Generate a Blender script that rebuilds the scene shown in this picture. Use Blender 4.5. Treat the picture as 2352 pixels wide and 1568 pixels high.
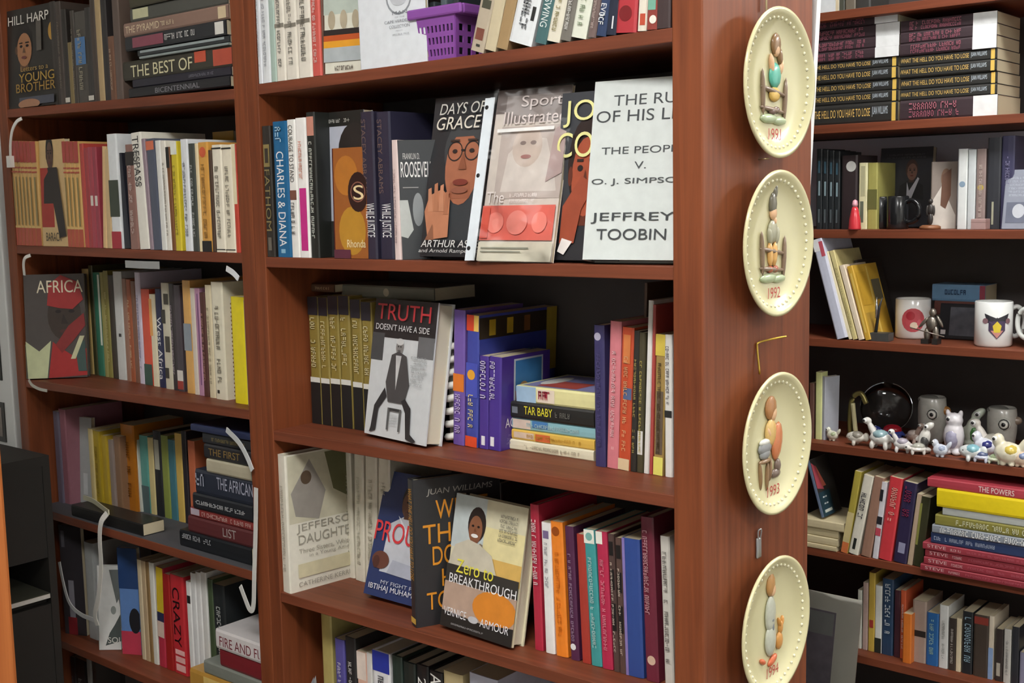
import bpy, bmesh, math, random
from mathutils import Vector, Matrix
random.seed(7)
for o in list(bpy.data.objects): bpy.data.objects.remove(o, do_unlink=True)
scene = bpy.context.scene
C = scene.collection
PI = math.pi
# ------------------------------------------------------------------ camera
# world: x along the bookcase fronts, y into the shelves, z up; z=0 is the middle bookcase's second shelf
CAM_LOC=(0.80657,-1.28122,0.08729)
CAM_AXES=((0.767912, 0.640237, -0.020222),(-0.060147, 0.103501, 0.992809),(-0.637726, 0.761173, -0.117988))
CAM_F=2731.240

cam_d = bpy.data.cameras.new('camera'); cam = bpy.data.objects.new('camera', cam_d); C.objects.link(cam)
r_, u_, f_ = [Vector(v) for v in CAM_AXES]
cam.matrix_world = Matrix(((r_.x,u_.x,-f_.x,CAM_LOC[0]),(r_.y,u_.y,-f_.y,CAM_LOC[1]),(r_.z,u_.z,-f_.z,CAM_LOC[2]),(0,0,0,1)))
cam_d.sensor_width = 36.0; cam_d.lens = CAM_F/2352*36; cam_d.clip_start = .02; cam_d.clip_end = 50
scene.camera = cam
# ------------------------------------------------------------------ world, exposure
w = bpy.data.worlds.new('world'); scene.world = w; w.use_nodes = True
w.node_tree.nodes['Background'].inputs[0].default_value = (.85,.92,1,1)
w.node_tree.nodes['Background'].inputs[1].default_value = .05
vs = scene.view_settings
vs.view_transform = 'Standard'; vs.look = 'None'; vs.gamma = 1; vs.use_curve_mapping = False
vs.exposure = 1.1
CEIL, FLOOR = 1.25, -1.42
# ------------------------------------------------------------------ helpers
def lin(h):
    c = [int(h[i:i+2],16)/255 for i in (0,2,4)]
    return tuple(((x+.055)/1.055)**2.4 if x > .04045 else x/12.92 for x in c)+(1,)
MATS = {}
def nodes_mat(name):
    m = bpy.data.materials.new(name); m.use_nodes = True
    nt = m.node_tree; return m, nt, nt.nodes['Principled BSDF']
def mat(h, rough=.5, var=.10, scale=60, kind='paint', metal=0, coat=0):
    key = (h,rough,var,scale,kind,metal,coat)
    if key in MATS: return MATS[key]
    m, nt, b = nodes_mat(kind+'_'+h)
    n, l = nt.nodes, nt.links
    tc = n.new('ShaderNodeTexCoord'); nz = n.new('ShaderNodeTexNoise'); nz.inputs['Scale'].default_value = scale; nz.inputs['Detail'].default_value = 4
    l.new(tc.outputs['Object'], nz.inputs['Vector'])
    mx = n.new('ShaderNodeMix'); mx.data_type = 'RGBA'
    c = lin(h); mx.inputs['A'].default_value = tuple(x*(1-var) for x in c[:3])+(1,); mx.inputs['B'].default_value = tuple(min(1,x*(1+var)) for x in c[:3])+(1,)
    l.new(nz.outputs['Fac'], mx.inputs['Factor']); l.new(mx.outputs['Result'], b.inputs['Base Color'])
    b.inputs['Roughness'].default_value = rough; b.inputs['Metallic'].default_value = metal
    if coat: b.inputs['Coat Weight'].default_value = coat; b.inputs['Coat Roughness'].default_value = .12
    MATS[key] = m; return m
def wood(name, dark, light, axis, rough=.5, coat=0):
    m, nt, b = nodes_mat(name); n, l = nt.nodes, nt.links
    tc = n.new('ShaderNodeTexCoord'); mp = n.new('ShaderNodeMapping'); l.new(tc.outputs['Object'], mp.inputs['Vector'])
    mp.inputs['Scale'].default_value = {'x':(1.2,28,28),'z':(28,28,1.2),'y':(28,1.2,28)}[axis]
    nz = n.new('ShaderNodeTexNoise'); nz.inputs['Scale'].default_value = 2.2; nz.inputs['Detail'].default_value = 7; nz.inputs['Roughness'].default_value = .62; nz.inputs['Distortion'].default_value = .5
    l.new(mp.outputs['Vector'], nz.inputs['Vector'])
    n2 = n.new('ShaderNodeTexNoise'); n2.inputs['Scale'].default_value = 3.5; n2.inputs['Detail'].default_value = 2; l.new(tc.outputs['Object'], n2.inputs['Vector'])
    ad = n.new('ShaderNodeMath'); ad.operation = 'MULTIPLY_ADD'; ad.inputs[1].default_value = .7; l.new(nz.outputs['Fac'], ad.inputs[0])
    sc = n.new('ShaderNodeMath'); sc.operation = 'MULTIPLY'; sc.inputs[1].default_value = .3; l.new(n2.outputs['Fac'], sc.inputs[0]); l.new(sc.outputs[0], ad.inputs[2])
    cr = n.new('ShaderNodeValToRGB'); cr.color_ramp.elements[0].position = .3; cr.color_ramp.elements[0].color = lin(dark); cr.color_ramp.elements[1].position = .7; cr.color_ramp.elements[1].color = lin(light)
    l.new(ad.outputs[0], cr.inputs['Fac']); l.new(cr.outputs['Color'], b.inputs['Base Color'])
    bp = n.new('ShaderNodeBump'); bp.inputs['Strength'].default_value = .06; bp.inputs['Distance'].default_value = .002; l.new(nz.outputs['Fac'], bp.inputs['Height']); l.new(bp.outputs['Normal'], b.inputs['Normal'])
    b.inputs['Roughness'].default_value = rough; b.inputs['Specular IOR Level'].default_value = .35; b.inputs['Coat Weight'].default_value = coat; b.inputs['Coat Roughness'].default_value = .3
    return m
def page_mat(h):
    key = ('page',h)
    if key in MATS: return MATS[key]
    m, nt, b = nodes_mat('pages_'+h); n, l = nt.nodes, nt.links
    tc = n.new('ShaderNodeTexCoord'); wv = n.new('ShaderNodeTexWave'); wv.bands_direction = 'X'; wv.inputs['Scale'].default_value = 260; wv.inputs['Distortion'].default_value = 1.5; wv.inputs['Detail'].default_value = 2
    l.new(tc.outputs['Object'], wv.inputs['Vector'])
    mx = n.new('ShaderNodeMix'); mx.data_type = 'RGBA'; c = lin(h); mx.inputs['A'].default_value = tuple(x*.8 for x in c[:3])+(1,); mx.inputs['B'].default_value = c
    l.new(wv.outputs['Fac'], mx.inputs['Factor']); l.new(mx.outputs['Result'], b.inputs['Base Color']); b.inputs['Roughness'].default_value = .8
    MATS[key] = m; return m
def clear_mat():
    if 'clear' in MATS: return MATS['clear']
    m = bpy.data.materials.new('clear_plastic'); m.use_nodes = True; nt = m.node_tree; n, l = nt.nodes, nt.links
    n.remove(n['Principled BSDF']); out = n['Material Output']
    tr = n.new('ShaderNodeBsdfTransparent'); tr.inputs[0].default_value = (.99,.99,.99,1); gl = n.new('ShaderNodeBsdfGlossy'); gl.inputs['Roughness'].default_value = .12
    fr = n.new('ShaderNodeFresnel'); fr.inputs['IOR'].default_value = 1.38
    tc = n.new('ShaderNodeTexCoord'); nz = n.new('ShaderNodeTexNoise'); nz.inputs['Scale'].default_value = 16; nz.inputs['Detail'].default_value = 2; l.new(tc.outputs['Object'], nz.inputs['Vector'])
    bp = n.new('ShaderNodeBump'); bp.inputs['Strength'].default_value = .35; bp.inputs['Distance'].default_value = .02; l.new(nz.outputs['Fac'], bp.inputs['Height']); l.new(bp.outputs['Normal'], gl.inputs['Normal']); l.new(bp.outputs['Normal'], fr.inputs['Normal'])
    mx = n.new('ShaderNodeMixShader'); l.new(fr.outputs[0], mx.inputs[0]); l.new(tr.outputs[0], mx.inputs[1]); l.new(gl.outputs[0], mx.inputs[2]); l.new(mx.outputs[0], out.inputs['Surface'])
    MATS['clear'] = m; return m
def obj(name, me, m=None, parent=None, mw=None):
    if isinstance(me, bmesh.types.BMesh):
        d = bpy.data.meshes.new(name); me.to_mesh(d); me.free(); me = d
    o = bpy.data.objects.new(name, me); C.objects.link(o)
    if m is not None:
        for x in (m if isinstance(m,(list,tuple)) else [m]): me.materials.append(x)
    if parent is not None: o.parent = parent
    if mw is not None: o.matrix_local = mw
    return o
def tag(o, label=None, cat=None, group=None, kind=None):
    if label: o['label'] = label
    if cat: o['category'] = cat
    if group: o['group'] = group
    if kind: o['kind'] = kind
    return o
def thing(name, label, cat, mw=None, group=None):
    o = bpy.data.objects.new(name, None); C.objects.link(o); o.empty_display_size = .02
    if mw is not None: o.matrix_world = mw if isinstance(mw, Matrix) else Matrix.Translation(mw)
    return tag(o, label, cat, group)
def pydata(verts, faces, midx=None, smooth=False):
    me = bpy.data.meshes.new('m'); me.from_pydata(verts, [], faces)
    if midx: me.polygons.foreach_set('material_index', midx)
    if smooth: me.polygons.foreach_set('use_smooth', [True]*len(me.polygons))
    me.update(); return me
BOXF = [(0,3,2,1),(4,5,6,7),(0,1,5,4),(1,2,6,5),(2,3,7,6),(3,0,4,7)]
def boxv(a, b): return [(a[0],a[1],a[2]),(b[0],a[1],a[2]),(b[0],b[1],a[2]),(a[0],b[1],a[2]),(a[0],a[1],b[2]),(b[0],a[1],b[2]),(b[0],b[1],b[2]),(a[0],b[1],b[2])]
def boxes(lst):
    v, f = [], []
    for a, b in lst:
        k = len(v); v += boxv(a,b); f += [tuple(i+k for i in q) for q in BOXF]
    return pydata(v, f)
def bevel(o, wd=.001, seg=2):
    md = o.modifiers.new('bevel','BEVEL'); md.width = wd; md.segments = seg; md.limit_method = 'ANGLE'; return o
def lathe(profile, n=32, axis='z', close=True):
    v, f = [], []
    for i in range(n):
        a = 2*PI*i/n
        for r, h in profile:
            p = (r*math.cos(a), r*math.sin(a), h)
            v.append(p if axis == 'z' else (p[2],p[0],p[1]))
    m = len(profile)
    for i in range(n):
        for j in range(m-1):
            a, b = i*m+j, ((i+1)%n)*m+j
            f.append((a,b,b+1,a+1))
    return pydata(v, f, smooth=True)
def ellipsoids(lst, sub=2):
    bm = bmesh.new()
    for e in lst:
        c, r = e[0], e[1]; rotm = e[2] if len(e) > 2 else Matrix.Identity(3)
        M = Matrix.Translation(c) @ rotm.to_4x4() @ Matrix.Diagonal((*r,1))
        bmesh.ops.create_icosphere(bm, subdivisions=sub, radius=1, matrix=M)
    for f in bm.faces: f.smooth = True
    return bm
def tube(points, r, n=8, taper=None):
    pts = [Vector(p) for p in points]; v, f = [], []
    for i, p in enumerate(pts):
        t = (pts[min(i+1,len(pts)-1)]-pts[max(i-1,0)]).normalized()
        a = t.cross(Vector((0,0,1)) if abs(t.z) < .9 else Vector((1,0,0))).normalized(); b = t.cross(a)
        rr = r if taper is None else r*taper[i]
        for k in range(n):
            q = p+a*math.cos(2*PI*k/n)*rr+b*math.sin(2*PI*k/n)*rr; v.append(tuple(q))
    for i in range(len(pts)-1):
        for k in range(n): f.append((i*n+k,i*n+(k+1)%n,(i+1)*n+(k+1)%n,(i+1)*n+k))
    f.append(tuple(range(n))[::-1]); f.append(tuple(range((len(pts)-1)*n,len(pts)*n)))
    return pydata(v, f, smooth=True)
def spline(pts, k=6):
    P = [Vector(p) for p in pts]; P = [P[0]*2-P[1]]+P+[P[-1]*2-P[-2]]; out = []
    for i in range(1,len(P)-2):
        for j in range(k):
            t = j/k; a,b,c,d = P[i-1],P[i],P[i+1],P[i+2]
            out.append(.5*((2*b)+(-a+c)*t+(2*a-5*b+4*c-d)*t*t+(-a+3*b-3*c+d)*t**3))
    out.append(P[-2]); return out
# ------------------------------------------------------------------ ceiling lamps (the room's light, and one added fill panel)
def troffer(x, y, sx, sy, power, label, col=(1,.985,.96,1)):
    t = thing('ceiling_lamp', label, 'ceiling lamp', (x,y,CEIL))
    obj('frame', boxes([((-sx/2-.03,-sy/2-.03,-.03),(sx/2+.03,-sy/2,0)),((-sx/2-.03,sy/2,-.03),(sx/2+.03,sy/2+.03,0)),((-sx/2-.03,-sy/2,-.03),(-sx/2,sy/2,0)),((sx/2,-sy/2,-.03),(sx/2+.03,sy/2,0))]), mat('e6e6e4',.4), t)
    m, nt, b = nodes_mat('lamp_diffuser_%d'%len(bpy.data.materials)); b.inputs['Base Color'].default_value = (.9,.9,.9,1); b.inputs['Emission Color'].default_value = col; b.inputs['Emission Strength'].default_value = power
    obj('diffuser', boxes([((-sx/2,-sy/2,-.024),(sx/2,sy/2,-.012))]), m, t)
troffer(.40,-1.25,1.1,.40,18,'bright ceiling lamp panel over the viewer, in front of middle bookcase')
troffer(-1.5,-1.5,.9,.4,2.5,'ceiling lamp panel in front of the left bookcase')
troffer(1.9,3.1,1.1,.5,26,'far ceiling lamp panel beyond the right bookcase')
troffer(.35,.66,.9,.3,16,'narrow ceiling lamp panel over the aisle before the right bookcase')
troffer(2.3,-.5,.6,.6,14,'added square fill light panel, unseen, far to the right of the viewer')  # fill panel added to brighten the matted print and the right bookcase's lower rows
# ------------------------------------------------------------------ the room
WALLM = mat('dcdcd8',.85,.03,8,'plaster')
def struct(name, me, m): return tag(obj(name, me, m), kind='structure')
struct('floor', boxes([((-3.2,-3.2,FLOOR-.05),(3.2,4.6,FLOOR))]), mat('6e675f',.7,.15,14,'carpet'))
struct('ceiling', boxes([((-3.2,-3.2,CEIL),(3.2,4.6,CEIL+.05))]), mat('e2e2de',.9,.04,20,'ceiling_tile'))
struct('wall_back', boxes([((-3.2,4.5,FLOOR),(3.2,4.6,CEIL))]), WALLM)
struct('wall_front', boxes([((-3.2,-3.2,FLOOR),(3.2,-3.1,CEIL))]), WALLM)
struct('wall_left', boxes([((-3.2,-3.1,FLOOR),(-3.1,4.5,CEIL))]), WALLM)
struct('wall_right', boxes([((3.1,-3.1,FLOOR),(3.2,4.5,CEIL))]), WALLM)
struct('wall_left_return', boxes([((-3.1,.02,FLOOR),(-1.70,.34,CEIL))]), WALLM)
WV = wood('cherry_wood_upright','5e2d18','8f4d2b','z'); WH = wood('cherry_wood_shelf','5c2e1c','8a4a31','x'); WD = mat('4a4544',.7,.12,20,'dark_backboard')
# ------------------------------------------------------------------ bookcases
def shelf_mesh(x0, x1, z0, z1, y0, y1, th):
    v = [(x0,y0,z0-th),(x1,y0,z1-th),(x1,y1,z1-th),(x0,y1,z0-th),(x0,y0,z0),(x1,y0,z1),(x1,y1,z1),(x0,y1,z0)]
    return pydata(v, BOXF)
def bookcase(label, x0, x1, tl, tr, y0, dep, shelves, th, top, bot=FLOOR):
    t = thing('bookcase', label, 'bookcase', ((x0+x1)/2, y0, bot)); M = Matrix.Translation((-(x0+x1)/2,-y0,-bot))
    def part(n, me, m):
        me.transform(M); return obj(n, me, m, t)
    bevel(part('side_panel', boxes([((x0-tl,y0,bot),(x0,y0+dep,top))]), WV), .0015)
    bevel(part('side_panel', boxes([((x1,y0,bot),(x1+tr,y0+dep,top))]), WV), .002)
    part('back_panel', boxes([((x0,y0+dep-.008,bot),(x1,y0+dep,top))]), WD)
    for zl, zr in shelves:
        bevel(part('shelf', shelf_mesh(x0,x1,zl,zr,y0+.001,y0+dep-.008,th), WH), .0012)
    part('top_board', boxes([((x0-tl,y0-.004,top),(x1+tr,y0+dep,top+.02))]), WH)
    return t
bookcase('tall cherry-wood bookcase at left, next to the white photo frame', -1.65, -.874, .035, .0365, 0, .297, [(.585,.585),(.2995,.285),(.0125,.0055),(-.278,-.2694),(-.5614,-.5643),(-.85,-.85),(-1.14,-1.14)], .0175, .80)
bookcase('tall cherry-wood bookcase in the middle, four plates on its end panel', -.809, 0, .028, .0436, 0, .297, [(.585,.585),(.2877,.2945),(0,0),(-.2988,-.2957),(-.587,-.579),(-.875,-.872),(-1.15,-1.15)], .0175, .80)
bookcase('cherry-wood bookcase at right beyond the aisle, with mugs and figurines', -.60, .50, .02, .02, 1.2541, .297, [(.488,.488),(.2406,.2406),(.006,.006),(-.243,-.243),(-.488,-.488),(-.740,-.740),(-.975,-.975),(-1.2,-1.2)], .019, .80)
# ------------------------------------------------------------------ lettering cache
BOOKS=[
('S',-1.4624,0.012,0.2962,0.0212,0.1347,0.2042,0,0,'332c27','dark brown hardback behind the young-brother portrait book, left bookcase top row','L1',{}),
('S',-1.4416,0.012,0.2958,0.0193,0.1334,0.2021,0,0,'463c36','taupe paperback with faint lettering, left bookcase top row','L1',{'m':'7a6f60'}),
('S',-1.4226,0.012,0.2954,0.0175,0.1221,0.1851,0,0,'2b2622','black paperback with white base mark, left bookcase top row','L1',{'b':[(0.02,0.07,'d0ccc0')]}),
('S',-1.4063,0.012,0.2951,0.0141,0.1,0.1196,0,0,'7d6c44','short olive-gold paperback, left bookcase top row','L1',{}),
('S',-1.3917,0.012,0.2948,0.014,0.1185,0.1796,0,0,'423b34','dark grey-brown paperback, left bookcase top row','L1',{'m':'8a8070'}),
('S',-1.3653,0.012,0.2945,0.0377,0.1156,0.1752,0,0,'4a4640','grey book with a blue picture band on its spine, left bookcase top row','L1',{'b':[(0.42,0.72,'5079a8')],'m':'b0a890'}),
('S',-1.336,0.012,0.2938,0.0198,0.1188,0.18,0,0,'33302e','charcoal paperback with white base mark, left bookcase top row','L1',{'b':[(0.02,0.07,'d0ccc0')]}),
('S',-1.3173,0.012,0.2934,0.0165,0.1317,0.1995,0,0,'453a33','tall dark brown paperback, left bookcase top row','L1',{}),
('S',-1.2988,0.012,0.2931,0.0194,0.1379,0.2089,0,0,'b39a70','tall tan book with pale edges, left bookcase top row','L1',{}),
('S',-1.279,0.012,0.2928,0.0192,0.1365,0.2068,0,0,'2e2a2a','tall black book beside the tan one, left bookcase top row','L1',{}),
('S',-1.2594,0.012,0.2924,0.019,0.1,0.1193,0,0,'74503c','short red-brown paperback, left bookcase top row','L1',{'m':'c0a890'}),
('S',-1.2377,0.012,0.292,0.0232,0.1273,0.1928,0,0,'61524a','tall grey-brown book next to the lying stack, left bookcase top row','L1',{}),
('S',-1.6436,0.003,0.0125,0.0087,0.1456,0.2205,0,0,'d0a765','tan and brick-red striped paperback, first from the left, left bookcase second row','L2',{'b':[(0,0.17,'b5523c'),(0.17,0.19,'dcbc78'),(0.74,0.755,'b5523c'),(0.7,0.715,'b5523c'),(0.8,1,'a8443c'),(0.2,0.66,'8d7f4e',0.35,0.65)]}),
('S',-1.6316,0.003,0.0124,0.0141,0.1451,0.2198,0,0,'d0a765','tan and brick-red striped paperback, second from the left, left bookcase second row','L2',{'b':[(0,0.17,'b5523c'),(0.17,0.19,'dcbc78'),(0.74,0.755,'b5523c'),(0.7,0.715,'b5523c'),(0.8,1,'a8443c'),(0.2,0.66,'8d7f4e',0.35,0.65)]}),
('S',-1.617,0.003,0.0123,0.014,0.1446,0.2191,0,0,'d0a765','tan and brick-red striped paperback, third from the left, left bookcase second row','L2',{'b':[(0,0.17,'b5523c'),(0.17,0.19,'dcbc78'),(0.74,0.755,'b5523c'),(0.7,0.715,'b5523c'),(0.8,1,'a8443c'),(0.2,0.66,'8d7f4e',0.35,0.65)]}),
('S',-1.6024,0.003,0.0121,0.0139,0.1441,0.2183,0,0,'d0a765','tan and brick-red striped paperback, fourth from the left, left bookcase second row','L2',{'b':[(0,0.17,'b5523c'),(0.17,0.19,'dcbc78'),(0.74,0.755,'b5523c'),(0.7,0.715,'b5523c'),(0.8,1,'a8443c'),(0.2,0.66,'8d7f4e',0.35,0.65)]}),
('S',-1.5879,0.003,0.012,0.0138,0.1436,0.2176,0,0,'d0a765','tan and brick-red striped paperback, fifth from the left, left bookcase second row','L2',{'b':[(0,0.17,'b5523c'),(0.17,0.19,'dcbc78'),(0.74,0.755,'b5523c'),(0.7,0.715,'b5523c'),(0.8,1,'a8443c'),(0.2,0.66,'8d7f4e',0.35,0.65)]}),
('S',-1.5727,0.003,0.0119,0.0155,0.1431,0.2169,0,0,'d0a765','tan and brick-red striped paperback, sixth from the left, left bookcase second row','L2',{'b':[(0,0.17,'b5523c'),(0.17,0.19,'dcbc78'),(0.74,0.755,'b5523c'),(0.7,0.715,'b5523c'),(0.8,1,'a8443c'),(0.2,0.66,'8d7f4e',0.35,0.65)]}),
('S',-1.554,0.003,0.0117,0.0207,0.1425,0.216,0,0,'d0a765','tan and brick-red striped paperback, seventh from the left, left bookcase second row','L2',{'b':[(0,0.17,'b5523c'),(0.17,0.19,'dcbc78'),(0.74,0.755,'b5523c'),(0.7,0.715,'b5523c'),(0.8,1,'a8443c'),(0.2,0.66,'8d7f4e',0.35,0.65)]}),
('S',-1.4339,0.003,0.0106,0.0127,0.1397,0.2117,0,0,'d0a765','tan and brick-red striped paperback, eighth from the left, left bookcase second row','L2',{'b':[(0,0.17,'b5523c'),(0.17,0.19,'dcbc78'),(0.74,0.755,'b5523c'),(0.7,0.715,'b5523c'),(0.8,1,'a8443c'),(0.2,0.66,'8d7f4e',0.35,0.65)]}),
('S',-1.4198,0.003,0.0105,0.0143,0.1394,0.2112,0,0,'d0a765','tan and brick-red striped paperback, ninth from the left, left bookcase second row','L2',{'b':[(0,0.17,'b5523c'),(0.17,0.19,'dcbc78'),(0.74,0.755,'b5523c'),(0.7,0.715,'b5523c'),(0.8,1,'a8443c'),(0.2,0.66,'8d7f4e',0.35,0.65)]}),
('S',-1.405,0.003,0.0104,0.0142,0.139,0.2106,0,0,'d0a765','tan and brick-red striped paperback, tenth from the left, left bookcase second row','L2',{'b':[(0,0.17,'b5523c'),(0.17,0.19,'dcbc78'),(0.74,0.755,'b5523c'),(0.7,0.715,'b5523c'),(0.8,1,'a8443c'),(0.2,0.66,'8d7f4e',0.35,0.65)]}),
('S',-1.3887,0.003,0.0102,0.0173,0.1386,0.21,0,0,'d0a765','tan and brick-red striped paperback, eleventh from the left, left bookcase second row','L2',{'b':[(0,0.17,'b5523c'),(0.17,0.19,'dcbc78'),(0.74,0.755,'b5523c'),(0.7,0.715,'b5523c'),(0.8,1,'a8443c'),(0.2,0.66,'8d7f4e',0.35,0.65)]}),
('S',-1.3709,0.003,0.01,0.0139,0.1353,0.2051,0,0,'b4433c','thin red paperback, left bookcase second row','L2',{}),
('S',-1.3565,0.003,0.0099,0.0138,0.1294,0.1961,0,0,'9c3a3e','thin crimson paperback, left bookcase second row','L2',{}),
('S',-1.3414,0.003,0.0098,0.0152,0.1302,0.1972,0,0,'a03f4b','maroon book with white rosette, left bookcase second row','L2',{'b':[(0.42,0.52,'d8cfc4',0.2,0.8)]}),
('S',-1.3257,0.003,0.0096,0.0151,0.1298,0.1967,0,0,'963a48','rose-maroon book with white rosette, left bookcase second row','L2',{'b':[(0.42,0.52,'d8cfc4',0.2,0.8)]}),
('S',-1.3061,0.003,0.0095,0.0133,0.1299,0.1968,0.087,0,'d9b684','cream-tan thin paperback, left bookcase second row','L2',{}),
('S',-1.2899,0.003,0.0093,0.0179,0.1258,0.1907,0.0454,0,'c9ad80','worn tan paperback leaning, left bookcase second row','L2',{}),
('S',-1.2617,0.003,0.0092,0.0343,0.1446,0.2192,0,0,'dfe3e4','white book with dark middle and red foot, left bookcase second row','L2',{'b':[(0,0.15,'a8303c'),(0.28,0.6,'3c4438')]}),
('S',-1.2388,0.008,0.0089,0.0233,0.12,0.1819,-0.0682,0,'23252e','narrow navy-black book leaning, left bookcase second row','L2',{}),
('S',-1.2028,0.003,0.0086,0.0288,0.1302,0.1973,0,0,'8f6a60','speckled brown book beside TRESPASS spine, left bookcase second row','L2',{'b':[(0.8,0.93,'2a2422')],'m':'d8c8c0'}),
('S',-1.1694,0.003,0.0083,0.0339,0.1439,0.218,-0.0451,0,'e9e6da','white book with bold black TRESPASS title, left bookcase second row','L2',{'t':'TRESPASS','tc':'1a1a1a','ts':(0.03,0.46),'tw':(0.15,0.75),'m2':'8a8a84'}),
('S',-1.1465,0.003,0.008,0.0108,0.1359,0.206,-0.0466,0,'97848e','thin mauve book, left bookcase second row','L2',{}),
('S',-1.1274,0.003,0.0079,0.0261,0.1353,0.205,-0.0334,0,'525868','slate-blue book, left bookcase second row','L2',{'b':[(0.9,0.98,'d07050')]}),
('S',-1.1057,0.003,0.0077,0.0161,0.1327,0.201,-0.0222,0,'e2e2dc','slim white book, left bookcase second row','L2',{}),
('S',-1.0892,0.003,0.0075,0.0159,0.1317,0.1996,-0.0233,0,'ece8dc','white book with small vertical print, left bookcase second row','L2',{'m':'9a9488'}),
('S',-1.0755,0.003,0.0074,0.0103,0.1242,0.1882,-0.0234,0,'7a4a22','dark orange-brown slim book, left bookcase second row','L2',{'b':[(0.8,1,'20201e')]}),
('S',-1.0599,0.003,0.0073,0.0197,0.1305,0.1977,0,0,'d9c532','bright yellow book with white cap, left bookcase second row','L2',{'b':[(0.88,1,'e8eadc')],'m':'8a8020'}),
('S',-1.0291,0.003,0.007,0.022,0.1322,0.2004,0,0,'e5e9ec','white book with thin grey title, left bookcase second row','L2',{'m':'70747a','hd':1}),
('S',-1.0073,0.003,0.0068,0.0178,0.1266,0.1919,0,0,'3f443f','black and white speckled book, left bookcase second row','L2',{'m':'c8ccc8'}),
('S',-0.9923,0.003,0.0066,0.0085,0.1263,0.1914,0,0,'e8d8b0','thin cream book before the ochre one, left bookcase second row','L2',{}),
('S',-0.973,0.003,0.0065,0.0289,0.1273,0.1929,0,0,'dca34c','ochre book with red disc near its head, left bookcase second row','L2',{'b':[(0,0.1,'1d1c1c')],'m':'a87c38','disc':(0.5,0.91,'d5603c')}),
('S',-0.9538,0.003,0.0063,0.0083,0.1179,0.1786,0,0,'4a3424','thin dark brown book by the ochre one, left bookcase second row','L2',{}),
('S',-0.9337,0.003,0.0062,0.0283,0.1234,0.1869,0,0,'efe8d4','cream book with slanted black end stripes, left one of pair, left bookcase second row','L2',{'b':[(0.02,0.03,'2a2a26'),(0.96,0.975,'2a2a26')],'m':'8a8474'}),
('S',-0.9051,0.003,0.0059,0.0278,0.1227,0.1859,0,0,'eee6cf','cream book with slanted black end stripes, right one of pair, left bookcase second row','L2',{'b':[(0.02,0.03,'2a2a26'),(0.96,0.975,'2a2a26')],'m':'8a8474'}),
('S',-0.8854,0.003,0.0057,0.0104,0.1233,0.1867,0,0,'c64432','thin book, cream above and red below, left bookcase second row','L2',{'b':[(0.45,1,'e8dcb8')]}),
('S',-1.5945,0.1247,-0.2775,0.028,0.1538,0.233,0,0,'dcbf7c','buttery yellow-cream book, left bookcase third row','L3',{'b':[(0,0.5,'e0d2a8',0,0.6)]}),
('S',-1.5654,0.1206,-0.2771,0.0153,0.1584,0.2411,0,0,'4e4d30','dark olive book, left bookcase third row','L3',{}),
('S',-1.5397,0.1183,-0.2769,0.0272,0.1494,0.2264,0,0,'3f7d66','green book with white stripe, left bookcase third row','L3',{'b':[(0.3,0.98,'e0e6d8',0.72,1)]}),
('S',-1.5121,0.1142,-0.2765,0.0131,0.1497,0.2269,0,0,'9a945a','thin moss book, left bookcase third row','L3',{}),
('S',-1.4934,0.1122,-0.2764,0.0164,0.1524,0.231,0,0,'8f8848','olive-gold book, left bookcase third row','L3',{'m':'d0c890'}),
('S',-1.4706,0.1096,-0.2761,0.0196,0.1466,0.2221,0,0,'3a352c','narrow black-brown book, left bookcase third row','L3',{}),
('S',-1.439,0.1065,-0.2758,0.0325,0.1519,0.2302,0,0,'cfd2cf','pale grey book with black dot, left bookcase third row','L3',{'b':[(0.4,0.43,'3a3a3a',0.4,0.7)],'hd':1}),
('S',-1.4061,0.1014,-0.2754,0.0157,0.1427,0.2162,0,0,'9a7462','pinkish-brown book, left bookcase third row','L3',{}),
('S',-1.3858,0.0988,-0.2752,0.0155,0.1418,0.2149,0,0,'a55c3c','rust-coloured book, left bookcase third row','L3',{'m':'e0c8a0'}),
('S',-1.3657,0.0962,-0.2749,0.0154,0.1398,0.2118,0,0,'7e5a48','thin chestnut book, left bookcase third row','L3',{}),
('S',-1.3443,0.0937,-0.2747,0.0184,0.1519,0.2302,0,0,'d4ccdc','lavender-white book, left bookcase third row','L3',{'m':'8080a0'}),
('S',-1.3152,0.0906,-0.2745,0.029,0.1301,0.1971,0,0,'da5740','vermilion book with dark green foot, left bookcase third row','L3',{'b':[(0,0.22,'3f5a50')]}),
('S',-1.2831,0.0857,-0.274,0.0193,0.1238,0.1876,0,0,'e6dcbe','cream book beside the vermilion one, left bookcase third row','L3',{'b':[(0.55,0.95,'e8a860',0,0.5)]}),
('S',-1.2556,0.0821,-0.2737,0.0205,0.1313,0.1989,0,0,'252a4c','navy book titled West Africa, left bookcase third row','L3',{'t':'West Africa','tc':'f0f0ee','ts':(0.28,0.92),'tw':(0.15,0.85)}),
('S',-1.2263,0.0785,-0.2735,0.0262,0.1399,0.2119,0,0,'cfcab4','zebra-striped cream and black book, left bookcase third row','L3',{'b':[(0.1,0.2,'3a3830',0.1,0.6),(0.35,0.5,'48443a',0.3,0.9),(0.62,0.75,'3a3830',0,0.5),(0.8,0.9,'48443a',0.4,1)]}),
('S',-1.1981,0.0739,-0.2731,0.0155,0.1392,0.211,0,0,'3a3436','black book with tiny pale lettering, left bookcase third row','L3',{'m':'c0b0b8'}),
('S',-1.1758,0.0711,-0.2729,0.0197,0.138,0.209,0,0,'4a4248','dark plum book with white and red foot, left bookcase third row','L3',{'b':[(0.02,0.2,'dcd8d0'),(0.02,0.1,'a04038')]}),
('S',-1.1369,0.0659,-0.2725,0.0249,0.1448,0.2193,0,0,'dcab62','apricot book with grey-blue centre, left bookcase third row','L3',{'b':[(0.38,0.62,'8e98a0')]}),
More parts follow.
